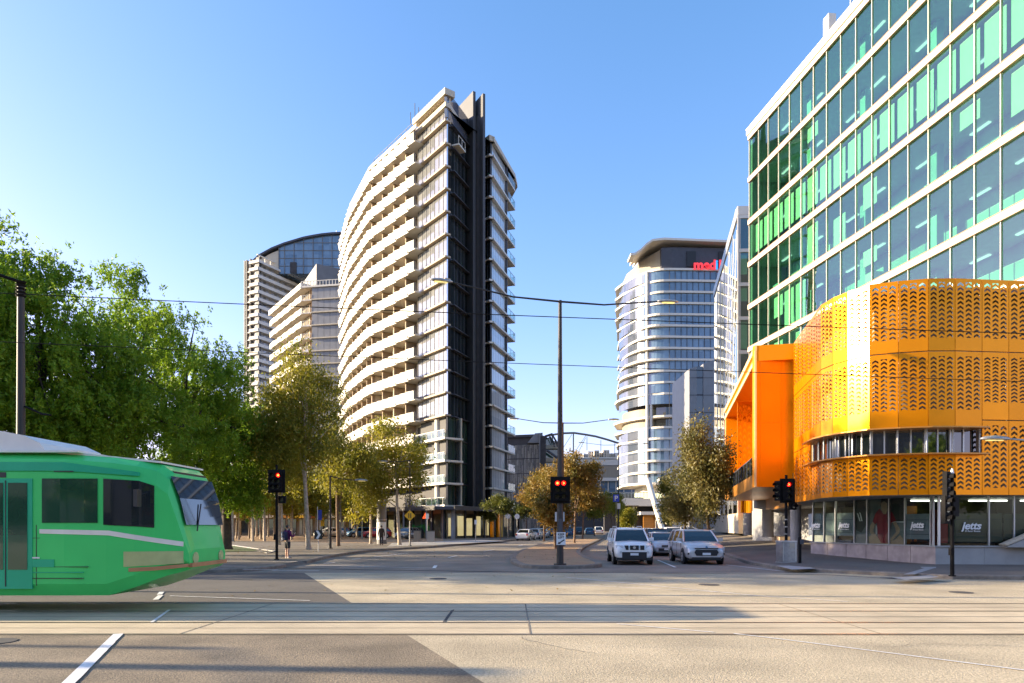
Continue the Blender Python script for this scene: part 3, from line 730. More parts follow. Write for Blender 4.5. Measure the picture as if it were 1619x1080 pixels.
# ------------------------------------------------------------------ right side buildings
def u_at(fr, px):
    k = (px-CX)/F; return (k*fr.o.y-fr.o.x)/(fr.u.x-k*fr.u.y)
def z_at(fr, px, py, d=0.0):
    p = fr.pt(u_at(fr,px), d, 0); return EYE+(HY-py)/F*p.y
def glass_offices():
    R = thing('office_building', 'large office building with white floor bands and green tinted panes rising above the orange podium', 'building')
    A = Fr((21.85,62.8), (26.72,28.8)); L = A.L; rnd = random.Random(11)
    fh = 3.9; zt = 37.35; NF = 8; n = 20; w = 1.7
    wp = Pool('window', 'green_glass', R)
    pblind = [.06,.12,.95,.25,.38,.25,.3,.5]
    for k in range(NF):
        z1 = zt-fh*k; z0 = z1-fh+.49
        for i in range(n):
            u0 = i*w+.03; u1 = (i+1)*w-.03
            g = MB(); g.fb(A, u0, u1, -.06, -.02, z0+.02, z1-.08)
            subs = []
            if rnd.random() < pblind[k]:
                b = MB(); ln = (.72 if k == 2 else rnd.choice((.3,.5,.65,.75,.9)))*(z1-z0)
                off = 0 if (k == 2 or rnd.random() < .5) else rnd.uniform(.3,.5)*(z1-z0)*.6
                zb = max(z0+.05, z1-.15-off-ln)
                b.fb(A, u0+.18, u1-.06, -.42, -.40, zb, z1-.15-off); b.fb(A, u0+.18, u1-.06, -.44, -.38, zb-.05, zb)
                subs.append(('blind', b, 'blind'))
            pr = 1/( (A.pt((u0+u1)/2,0,0).y)**2 ) if (z1+z0)/2 > 8 else 0
            wp.add(g, pr, subs)
    wp.flush()
    for i in range(n+1):
        if i*w <= L: m = MB(); m.fb(A, i*w-.022, i*w+.022, -.1, .05, zt-fh*NF, zt); m.build('mullion', 'cream_frame', R)
    for k in range(NF+1):
        z = zt-fh*k
        s = MB(); s.fb(A, -.1, L+.1, -.02, .12, z+.04, z+.44, 0); s.fb(A, -.1, L+.1, -.02, .15, z+.44, z+.49, 1); s.fb(A, -.1, L+.1, -.02, .14, z, z+.04, 1)
        s.build('spandrel', ['white_render','bronze'], R)
        c = MB(); c.fb(A, .3, L, -12, -.12, z+.02, z+.46, 0); c.build('floor_slab', 'ceiling', R)
        if k > 0:
            f = MB()
            for j in range(4):
                u = .8+rnd.random()*(L-3); h = rnd.choice((.8,1.1,1.4)); f.fb(A, u, u+rnd.uniform(.5,1.6), -1.8-rnd.random(), -1.2, z+.46, z+.46+h, rnd.randrange(2))
            f.build('office_furniture', ['blind','interior_wall'], R)
            f = MB()
            for j in range(8): f.fb(A, 2+j*4, 3.4+j*4, -2.2-.4*(j%3), -2.0-.4*(j%3), z+fh-.1, z+fh-.03)
            f.build('ceiling_lamp', emis('office_lamp', (.9,1,.95), 1.2, (.8,.8,.8)) if k == 1 else 'lampmat', R) if False else f.build('ceiling_lamp', M.setdefault('office_lamp', emis('office_lamp', (.9,1,.95), .4, (.8,.8,.8))), R)
    iw = MB(); iw.fb(A, .3, L, -3.6, -3.4, zt-fh*NF, zt)
    for u in (6.8,13.6,20.4,27.2): iw.fb(A, u-.3, u+.3, -2.2, -1.7, zt-fh*NF, zt)
    iw.build('inner_wall', 'interior_wall', R)
    p = MB(); p.fb(A, -.25, L+.1, -1.2, .2, zt+.5, zt+1.0, 0); p.fb(A, -.25, L+.1, -1.3, .26, zt+1.0, zt+1.07, 0); p.build('parapet', 'white_render', R)
    b = MB(); b.fb(A, 0, L, -30, -12, .3, zt+.8); b.fb(A, .05, .35, -12, -.1, 5, zt+.8); b.fb(A, 0, L, -12, -.3, .3, zt-fh*NF-.05); b.build('core_wall', 'mid_grey', R)
    r = MB(); r.fb(A, 0, L, -29, -1.2, zt+.81, zt+.95); r.build('roof', 'concrete', R)
    c = MB(); u = u_at(A,1303); c.fb(A, u-.35, u+.35, -.75, -.15, zt+.9, zt+2.9); c.build('chimney', 'white_render', R)
    c = MB(); u = u_at(A,1335); x, y = A.xy(u,-.5); c.cyl(x, y, zt+.9, zt+6.5, .06, n=6); c.cyl(x, y, zt+3, zt+3.2, .25, n=8)
    for j in range(5): c.cyl(x+.02, y, zt+3.5+j*.5, zt+3.56+j*.5, .2, n=6)
    c.build('antenna', 'alu', R)
    c = MB(); c.fb(A, u_at(A,1309), L, -.6, -.55, zt+2.0, zt+2.05); c.fb(A, u_at(A,1309), L, -.6, -.55, zt+1.6, zt+1.64)
    for j in range(12): c.fb(A, 12+j*1.8, 12.05+j*1.8, -.6, -.55, zt+.9, zt+2.05)
    c.build('roof_railing', 'alu', R)
    return rebase(R, (28,46))
glass_offices()

def mirror_offices():
    R = thing('office_building', 'office building with a mirrored wall reflecting white bands, behind the orange cube', 'building')
    A = Fr((31.4,106),(26.0,78.7)); B = Fr((26.0,78.7),(36,78.2)); zt = 38.6; fh = 3.9
    g = MB(); n = 6
    for i in range(n): g.fb(A, i*A.L/n+.03, (i+1)*A.L/n-.03, -.1, 0, 3.4, zt-1.2)
    g.build('mirror_wall', 'mirror_glass', R)
    f = MB()
    for i in range(n+1): f.fb(A, i*A.L/n-.03, i*A.L/n+.03, -.1, .06, 3.4, zt-1.2)
    f.fb(A, -.1, A.L+.05, -.1, .1, zt-1.2, zt+.1)
    f.build('mirror_wall_frame', 'alu', R)
    d = MB()
    for i in range(6):
        a = A.pt(i*4.6-2 if i else .2, .1, 4.0); b = A.pt(min(i*4.6+7, A.L), .1, 36)
        d.tube([a, b], .035, 6)
    d.build('diagonal_brace', 'alu', R)
    for k in range(9):
        z1 = zt-1.3-fh*k; z0 = z1-fh+.4
        for i in range(5): w = MB(); w.fb(B, .3+i*1.0, 1.26+i*1.0, -.06, -.02, z0, z1); o = w.build('window', 'green_glass', R)
        bl = MB()
        for i in range(5):
            if (i*7+k*3)%4: bl.fb(B, .4+i*1.0, 1.2+i*1.0, -.4, -.36, z0+.3+((i+k)%3)*.8, z1-.1)
        bl.build('blind', 'blind', o)
        s = MB(); s.fb(B, 0, B.L, -.1, .12, z1, z1+.4, 0); s.fb(B, 2.6, B.L, -6, -.12, z1+.05, z1+.35, 0); s.fb(B, .3, B.L, -1.2, -.12, z1+.05, z1+.35, 0)
        for i in range(6): s.fb(B, .27+i, .33+i, -.1, .07, z0, z1)
        s.fb(B, 0, .2, -.1, .1, z0, z1); s.build('spandrel', 'cream_frame', R)
    b = MB(); b.prism([A.xy(.2,-.4), A.xy(A.L-1,-1.5), B.xy(1.5,-5), B.xy(B.L,-5), (44,110)], 1.0, zt-1.3); b.build('core_wall', 'interior_wall', R, recalc=True)
    b = MB(); b.fb(B, 0, B.L, -1, .15, zt-.9, zt+.1, 0); b.prism([A.xy(.2,-.2), A.xy(A.L-.3,-.3), B.xy(B.L,-.3), (44,110)], zt-.9, zt-.2); b.build('roof', 'white_render', R, recalc=True)
    b = MB(); b.fb(A, -.5, A.L, -.6, -.1, 1.0, 3.4, 0)
    b.build('stone_base', 'cream_render', R)
    return rebase(R, (31,90))
mirror_offices()

# ------------------------------------------------------------------ orange podium with perforated skin
def chev_mat(name, rows=12):
    m = mat(name, (.90,.285,.003), .33, .6, var=.05, scale=.6, spec=.1, coat=.15, objvar=.06)
    m.node_tree.nodes['Principled BSDF'].inputs['Coat Roughness'].default_value = .17
    n = m.node_tree.nodes; l = m.node_tree.links; p = n['Principled BSDF']; out = n['Material Output']
    uv = n.new('ShaderNodeUVMap'); sp = n.new('ShaderNodeSeparateXYZ'); l.new(uv.outputs[0], sp.inputs[0])
    def mth(op, a, b=None, c=None):
        q = n.new('ShaderNodeMath'); q.operation = op
        for i, v in enumerate((a,b,c)):
            if v is None: continue
            if hasattr(v,'is_linked') or hasattr(v,'links'): l.new(v, q.inputs[i])
            else: q.inputs[i].default_value = v
        return q.outputs[0]
    u = sp.outputs[0]; v = sp.outputs[1]
    fu = mth('FLOOR', u); odd = mth('MULTIPLY', mth('PINGPONG', fu, 1.0), .5)
    x = mth('ABSOLUTE', mth('SUBTRACT', mth('FRACT', u), .5))
    v2 = mth('ADD', v, odd)
    y = mth('SUBTRACT', mth('FRACT', v2), .5)
    e = mth('ABSOLUTE', mth('ADD', mth('ADD', y, mth('MULTIPLY', x, 1.25)), -.2))
    a = mth('LESS_THAN', e, .245); b = mth('LESS_THAN', x, .37)
    c1 = mth('GREATER_THAN', v, 0.0); c2 = mth('LESS_THAN', v, float(rows))
    c3 = mth('GREATER_THAN', u, 0.0); c4 = mth('LESS_THAN', u, 3.0)
    # the topmost cell of each column tapers into a lone triangle, as cut in the panels
    msk = mth('MULTIPLY', mth('MULTIPLY', mth('MULTIPLY', a, b), mth('MULTIPLY', c1, c2)), mth('MULTIPLY', c3, c4))
    tr = n.new('ShaderNodeBsdfTransparent'); mx = n.new('ShaderNodeMixShader')
    l.new(msk, mx.inputs[0]); l.new(p.outputs[0], mx.inputs[1]); l.new(tr.outputs[0], mx.inputs[2]); l.new(mx.outputs[0], out.inputs[0])
    return m
for rw in (12, 10, 7): M['orange_perf%d' % rw] = chev_mat('orange_perf%d' % rw, rw)
def perf_panel(parent, a, b, z0, z1, tb=.5, tt=.12, plain=False, name='perforated_panel', rows=None, z1b=None):
    """one folded metal panel between plan points a and b; sheet plus returned edges"""
    a = Vector((*a,0)); b = Vector((*b,0)); w = (b-a).length; u = (b-a).normalized(); nrm = Vector((u.y,-u.x,0))
    g = .012; a = a+u*g; b = b-u*g; z0 += .012; z1 -= .012
    dep = .05
    vs = [a+Vector((0,0,z0)), b+Vector((0,0,z0)), b+Vector((0,0,z1)), a+Vector((0,0,z1))]
    vs += [v-nrm*dep for v in vs]
    fs = [(0,1,2,3),(0,4,5,1),(1,5,6,2),(2,6,7,3),(3,7,4,0)]
    me = bpy.data.meshes.new(name); me.from_pydata([tuple(v) for v in vs], [], fs)
    me.materials.append(M['orange'] if plain else M['orange_perf%d' % (rows or 12)]); me.materials.append(M['orange'])
    me.polygons.foreach_set('material_index', [0,1,1,1,1])
    uvl = me.uv_layers.new(name='UVMap')
    rows = float(rows or 12); H = z1-z0; bot = tb; topm = tt
    def V(z): return (z-z0-bot)/(H-bot-topm)*rows
    um = .12
    uvq = [(-um,V(z0)),(3+um,V(z0)),(3+um,V(z1)),(-um,V(z1))]
    for li, q in zip(me.polygons[0].loop_indices, uvq): uvl.data[li].uv = q
    for pz in me.polygons[1:]:
        for li in pz.loop_indices: uvl.data[li].uv = (-5,-5)
    me.update(); o = bpy.data.objects.new(name, me); COL.objects.link(o); o.parent = parent
    return o
def orange_podium():
    R = thing('fitness_centre', 'orange podium building with curved perforated metal skin above a glazed gym front', 'building')
    T = 12.55
    plan = []
    # near-street end (far, left in the picture) round the bend to the long front
    p0 = Vector((16.43,39.8)); p1 = Vector((14.93,33.0))
    for i in range(6): plan.append(tuple(p0.lerp(p1, i/6)))
    plan += [(14.93,33.0),(15.02,31.95),(15.3,31.15),(15.83,30.21),(16.84,29.76),(17.96,29.45),(19.1,29.42),(20.35,29.55),(21.6,29.68),(22.9,29.8),(24.2,29.92),(25.5,30.05),(26.8,30.15)]
    N = len(plan)
    for i in range(N-1):
        a, b = plan[i], plan[i+1]
        perf_panel(R, a, b, 9.42, T, .55, .15)
        k = 6.12 if i < 13 else 6.46
        perf_panel(R, a, b, k, 9.40, .75, .2)
        if i < 4: perf_panel(R, a, b, 3.2, 6.10, .3, .25, rows=10)
        elif i < 13: perf_panel(R, a, b, 3.2, 4.95, .22, .12, rows=7)
        else: perf_panel(R, a, b, 3.2, 6.44, .3, .2, rows=12)
    def off(d):
        out = []
        for i in range(N):
            a = Vector(plan[max(i-1,0)]); b = Vector(plan[min(i+1,N-1)]); t = (b-a).normalized(); nn = Vector((t.y,-t.x)); p = Vector(plan[i])+nn*d; out.append((p.x,p.y))
        return out
    inn = off(-1.15); inn2 = off(-.5)
    mb = MB(); mb.prism(inn+[(27,40),(18,42)], 3.3, T-.5); mb.build('inner_wall', 'brown_wall', R, recalc=True)
    sub = MB()
    for i in range(N):
        x, y = off(-.14)[i]; sub.cyl(x, y, 3.25, T-.1, .045, n=6)
    for z in (9.41,6.12,):
        for i in range(N-1):
            a, b = off(-.12)[i], off(-.12)[i+1]; sub.tube([(*a,z),(*b,z)], .05, 5)
    sub.build('skin_frame', 'galv', R)
    mb = MB(); mb.prism(off(-.08)+[(26.8,40),(18,42)], 3.19, 3.30); mb.build('soffit', 'mid_grey', R, recalc=True)
    mb = MB(); mb.prism(off(-.1)+[(26.8,40),(18,42)], T-.5, T-.35); mb.build('roof', 'mid_grey', R, recalc=True)
    # ribbon window
    seg = range(4, 13)
    gl = MB(); ml = MB()
    i2 = off(-.35); hd = off(.42); hb = off(-.4)
    for i in seg:
        fr = Fr(i2[i], i2[i+1]); gl.fb(fr, 0, fr.L, -.04, 0, 4.97, 6.08)
        for u in ((0.0, fr.L*.5) if i > 5 else (0.0,)): ml = MB(); ml.fb(fr, u-.03, u+.03, -.06, .05, 4.97, 6.08); ml.build('mullion', 'alu', R)
    gl.build('ribbon_window', 'dark_glass', R)
    for z, nm in ((6.06,'window_hood'),(4.93,'window_sill')):
        s = MB()
        for i in seg: s.extr([(*hd[i],z),(*hd[i+1],z),(*hb[i+1],z),(*hb[i],z)], (0,0,.06))
        s.build(nm, 'copper', R, recalc=True)
    # glazed gym front on a stone plinth
    W1 = Fr((16.62,38.0),(18.77,30.25)); W2 = Fr((18.77,30.25),(29,29.75)); W0 = Fr((17.3,40.5),(16.62,38.0))
    def pl(fr, u0, u1, z0, z1, mt, nm, d0=-.35, d1=0): b = MB(); b.fb(fr, u0, u1, d0, d1, z0, z1); return b.build(nm, mt, R)
    for i in range(6):
        u0 = i*W1.L/6; pl(W1, u0+.012, u0+W1.L/6-.012, .1, .93, 'stone_pink', 'plinth_block')
    for i in range(5): pl(W2, i*2.1+.0, i*2.1+2.09, .1, .93, 'concrete', 'plinth_block')
    b = MB(); b.fb(W1, 0, W1.L+.05, -.4, .06, .93, .99); b.fb(W2, -.05, 6.6, -.4, .06, .93, .99); b.build('plinth_coping', 'concrete', R)
    g1 = [u_at(W1,p) for p in (1273,1299,1317,1347,1367,1401.6,1426.5,1467)]+[W1.L]
    g1[0] = max(g1[0], 0)
    for a, c in zip(g1[:-1], g1[1:]):
        b = MB(); b.fb(W1, a+.02, c-.02, -.2, -.17, .99, 3.19); b.build('shopfront_glass', 'shop_glass', R)
    g2 = [0]+[u_at(W2,p) for p in (1567,1607,1650)]+[10.2]
    for a, c in zip(g2[:-1], g2[1:]):
        b = MB(); b.fb(W2, a+.02, c-.02, -.2, -.17, .99, 3.19); b.build('shopfront_glass', 'shop_glass', R)
    b = MB()
    for u in g1: b.fb(W1, u-.025, u+.025, -.24, -.12, .99, 3.19)
    for u in g2: b.fb(W2, u-.025, u+.025, -.24, -.12, .99, 3.19)
    b.build('shopfront_frame', 'alu', R)
    # frosted bands behind the glass, with the gym's name
    def film(fr, px0, px1, z0, z1, d=-.22, mt='film_grey', nm='window_film'):
        b = MB(); b.fb(fr, u_at(fr,px0), u_at(fr,px1), d-.01, d, z0, z1); return b.build(nm, mt, R)
    M['film_grey'] = mat('film_grey', (.26,.29,.31), .5, var=.03)
    M['film_green'] = mat('film_green', (.115,.105,.06), .5, var=.03)
    M['film_red'] = mat('film_red', (.55,.08,.05), .5, var=.05)
    film(W1, 1273, 1346, 1.35, 2.55); film(W1, 1427, 1466, 1.25, 2.42)
    film(W1, 1468, 1479, 1.1, 2.6, mt='film_red')
    film(W2, 1481, 1487, 1.0, 2.6, mt='film_red'); film(W2, 1487, 1503, 1.1, 2.5, mt='film_red')
    film(W2, 1505, 1590, 1.15, 2.42, mt='film_green'); film(W2, 1592, 1640, 1.3, 2.4, mt='film_green')
    for zz in (2.18, 1.52):
        b = MB(); b.fb(W1, g1[0], u_at(W1,1345), -.215, -.212, zz, zz+.02); b.fb(W1, u_at(W1,1428), u_at(W1,1466), -.215, -.212, zz-.05, zz-.03); b.fb(W2, u_at(W2,1506), u_at(W2,1640), -.215, -.212, zz-.03, zz-.01); b.build('film_stripe', 'charcoal', R)
    for fr, px, s in ((W1,1286,.42),(W1,1331,.42),(W1,1446.5,.40),(W2,1538.5,.46)):
        u = u_at(fr,px); p = fr.pt(u,-.12,1.78 if fr is W1 else 1.72)
        text('jetts', s, R, p, rz=fr.ang, shear=.25, bold=.012)
        text('24 hour fitness', s*.24, R, fr.pt(u+.05,-.12,1.66 if fr is W1 else 1.60), rz=fr.ang)
    # gym interior
    b = MB(); b.box(20, 29, 36.5, 36.8, .2, 3.2, 0); b.box(19.5, 19.8, 34.5, 40, .2, 3.2, 0); b.build('gym_back_wall', 'dark_wall', R)
    b = MB(); b.prism([(17.2,39.5),(18.9,30.6),(28.8,30.2),(28.8,37),(20,40)], .85, .93); b.build('gym_floor', 'dark_wall', R, recalc=True)
    for k, (x, y) in enumerate(((19.6,31.5),(21.5,31.6),(23.6,31.4),(18.9,34.2),(18.3,36.3))):
        t = MB(); t.box(x-.4, x+.4, y-.2, y+1.4, .93, 1.12); t.tube([(x-.35,y+1.3,1.1),(x-.35,y+1.15,2.1),(x+.35,y+1.15,2.1),(x+.35,y+1.3,1.1)], .05, 6); t.box(x-.3, x+.3, y+1.0, y+1.2, 2.0, 2.25); t.build('treadmill', 'charcoal', R)
    for k, (x, y) in enumerate(((20.2,33),(23,33),(19.2,35.5),(25.5,33))):
        t = MB(); t.box(x-.9, x+.9, y-.06, y+.06, 3.05, 3.12); t.build('tube_lamp', M.setdefault('tube_lamp', emis('tube_lamp', (1,.93,.8), 2.2, (.8,.8,.8))), R)
    for x, y, mt in ((20.5,35.5,'copper'),(18.5,37.5,'beige_slat')):
        t = MB(); t.box(x-.5, x+.5, y-.1, y+.1, .95, 2.9); t.build('gym_locker', mt, R)
    # advertising picture behind the glass: seated figure in a red shirt
    def pic(pts, mt, d, nm='picture_shape', par=None):
        b = MB(); P = [W1.pt(u_at(W1,x), d, z_at(W1,x,y)) for x, y in pts]; b.extr(P, W1.n*-.003); return b.build(nm, mt, par or R, recalc=True)
    M['pic_grey'] = mat('pic_grey', (.19,.20,.19), .5, var=.2, scale=1.5)
    M['pic_dark'] = mat('pic_dark', (.03,.035,.03), .5, var=.3, scale=2)
    M['pic_skin'] = mat('pic_skin', (.56,.36,.22), .6, var=.12, scale=4)
    M['pic_red'] = mat('pic_red', (.33,.015,.03), .6, var=.18, scale=5)
    M['pic_redd'] = mat('pic_redd', (.12,.01,.015), .6, var=.18, scale=5)
    M['pic_hair'] = mat('pic_hair', (.045,.022,.014), .6, var=.3, scale=8)
    base = pic([(1347,790),(1426,785),(1426,863),(1347,860.5)], 'pic_grey', -.232, 'poster')
    pic([(1396,786),(1426,785),(1426,824),(1404,824)], 'pic_dark', -.226, 'poster_background')
    pic([(1347,791),(1362,793),(1365,802),(1366,826),(1356,842),(1347,838)], 'pic_dark', -.226, 'poster_background')
    pic([(1347,846),(1363,843),(1364,859),(1347,859)], 'mid_grey', -.226, 'poster_background')
    pic([(1349,811),(1351,812),(1355,824),(1353,824)], 'sign_white', -.221, 'poster_background')
    pic([(1353,810),(1355,811),(1358,824),(1356,824)], 'sign_white', -.221, 'poster_background')
    pic([(1403,824.5),(1426,824.5),(1426,826),(1403,826)], 'sign_white', -.221, 'poster_background')
    pic([(1388,788),(1397,787),(1401,792),(1402,806),(1399,812),(1395,813),(1390,804),(1386,800)], 'pic_hair', -.216, 'poster_hair')
    pic([(1363,862),(1366,850),(1372,846),(1384,856),(1396,858),(1408,854),(1417,846),(1422,852),(1423,863)], 'pic_skin', -.218, 'poster_figure')
    pic([(1387,796),(1388,806),(1391,813),(1395,813),(1397,806),(1397,796),(1392,792)], 'pic_skin', -.208, 'poster_figure')
    pic([(1385,804),(1379,811),(1374,824),(1378,829),(1381,826),(1382,848),(1386,858),(1401,859),(1402,846),(1403,826),(1411,824),(1406,812),(1399,804),(1396,812),(1391,813)], 'pic_red', -.212, 'poster_shirt')
    pic([(1396,812),(1399,804),(1403,806),(1402,846),(1401,859),(1396,859),(1398,835)], 'pic_redd', -.208, 'poster_shirt')
    pic([(1374,825),(1370,832),(1370,842),(1382,858),(1387,858),(1384,852),(1375,840),(1378,829)], 'pic_skin', -.208, 'poster_figure')
    pic([(1406,826),(1411,825),(1417,836),(1416,843),(1405,855),(1401,856),(1404,850),(1411,841),(1410,835)], 'pic_skin', -.208, 'poster_figure')
    pic([(1379,829),(1381,833),(1381.5,843),(1379,846)], 'sign_white', -.208, 'poster_shirt')
    # stair parapet at the right end
    b = MB(); s0 = u_at(W2,1583)
    b.extr([W2.pt(s0,.02,.93), W2.pt(10.2,.02,.93), W2.pt(10.2,.02,4.2), W2.pt(s0+.05,.02,1.0)], W2.n*.38, 0); b.build('stair_parapet', 'concrete', R, recalc=True)
    b = MB(); b.extr([W2.pt(s0-.05,.0,1.0), W2.pt(10.2,.0,4.2), W2.pt(10.2,.0,4.32), W2.pt(s0-.12,.0,1.06)], W2.n*.44, 0); b.build('parapet_coping', 'cream_render', R, recalc=True)
    # street side: copper fascia, round columns, recessed glazing
    K = Fr((29,85),(17.45,41.6))
    b = MB(); b.fb(K, 0, K.L, -.3, 0, 3.2, 5.2); b.build('fascia', 'copper', R)
    for i in range(9):
        b = MB(); b.fb(K, i*1.5+.02, i*1.5+1.3, 0, .25+.1*(i%2), 3.2, 5.1); b.build('fascia_panel', 'orange', R)
    b = MB(); b.fb(K, 0, K.L, -8, -.3, 3.25, 3.5); b.build('soffit', 'mid_grey', R)
    b = MB(); b.fb(K, 0, K.L, -4.6, -4.4, .2, 3.25); b.build('shopfront_glass', 'dark_glass', R)
    for i in range(18): b = MB(); b.fb(K, i*2.5, i*2.5+.2, -4.4, -4.3, .2, 3.25); b.build('shopfront_frame', 'cream_render', R)
    for px, Y, r, zb in ((1258,43.6,.33,.4),(1214,57,.46,.95),(1197,63,.44,1.05),(1183,72,.5,.9)):
        c = MB(); c.cyl(gx(px,Y), Y, zb, 3.25, r, n=20); c.build('column', 'concrete', R)
    c = MB(); c.fb(K, 15, 32.2, -1.6, -.4, .3, 1.0); c.build('planter_wall', 'brown_wall', R)
    c = MB()
    for i in range(5): c.fb(K, .4+i*3, .9+i*3, -.2, .35, .8, 3.2)
    c.fb(K, -1, 14, -.5, -.2, .8, 3.3); c.build('stone_pier', 'cream_render', R)
    return rebase(R, (20,33))
orange_podium()

def orange_cube():
    R = thing('orange_cube', 'cantilevered orange box with open street side and dark railing, beside the curved perforated skin', 'building wing')
    A = Fr((19.5,62.7),(14.4,40.5)); L = A.L; T = 12.6; Bz = 4.18
    Fn = Fr((14.4,40.5),(16.75,40.45))
    b = MB(); zs = [Bz, 5.35, 8.0, 11.1, T]
    for z0, z1 in zip(zs[:-1], zs[1:]):
        for u0, u1 in ((0,.32),(.32,1.55),(1.55,2.35)): b.fb(Fn, u0+.006, u1-.006, -.4, 0, z0+.006, z1-.006)
    b.fb(Fn, 0, 2.35, -.42, -.02, Bz, T); b.build('end_wall', 'orange', R)
    t = MB(); t.fb(A, -.1, L-.02, -5.5, -.12, T-.95, T-.03); t.build('roof', 'orange', R)
    e = MB(); e.fb(A, -.12, L, -.12, .0, T-.32, T, 0); e.fb(A, -.1, L-.45, -.12, -.02, T-1.0, T-.75, 0); e.fb(A, L-.1, L, -.1, .02, Bz, T-.32, 0); e.build('edge_trim', 'orange_edge', R)
    f = MB(); f.fb(A, -.1, L-.45, -5.5, -.05, Bz, 5.0); f.build('floor_deck', 'copper', R)
    w = MB(); w.fb(A, -.1, 1.2, -5.4, -.06, 5.0, T-.95); w.build('far_wall', 'orange', R)
    w = MB(); w.fb(A, 1.2, L-.45, -3.0, -2.8, 5.0, T-.95); w.build('rear_wall', 'copper', R)
    for u in (9.5,): 
        a = A.xy(u, -1.6); c = A.xy(u, -.25)
        v = Vector((c[0]-a[0], c[1]-a[1])); 
        perf_panel(R, (c[0],c[1]), (c[0]+1.15,c[1]-.02), 5.0, 11.6, .4, .3, name='perforated_screen')
    p0 = A.xy(L-6.5,-2.75); p1 = A.xy(L-1.5,-2.75)
    perf_panel(R, p0, p1, 5.2, 10.5, .3, .3, name='perforated_screen')
    r = MB(); r.fb(A, 1.0, L-.45, -.14, -.10, 5.0, 6.05, 0); o = r.build('railing_glass', 'dark_glass', R)
    r = MB(); r.fb(A, 1.0, L-.4, -.15, -.08, 6.05, 6.12, 0)
    for i in range(12): r.fb(A, 1+i*1.85, 1.05+i*1.85, -.15, -.07, 5.0, 6.05, 0)
    r.build('handrail', 'charcoal', R)
    return rebase(R, (17,51,Bz))
orange_cube()

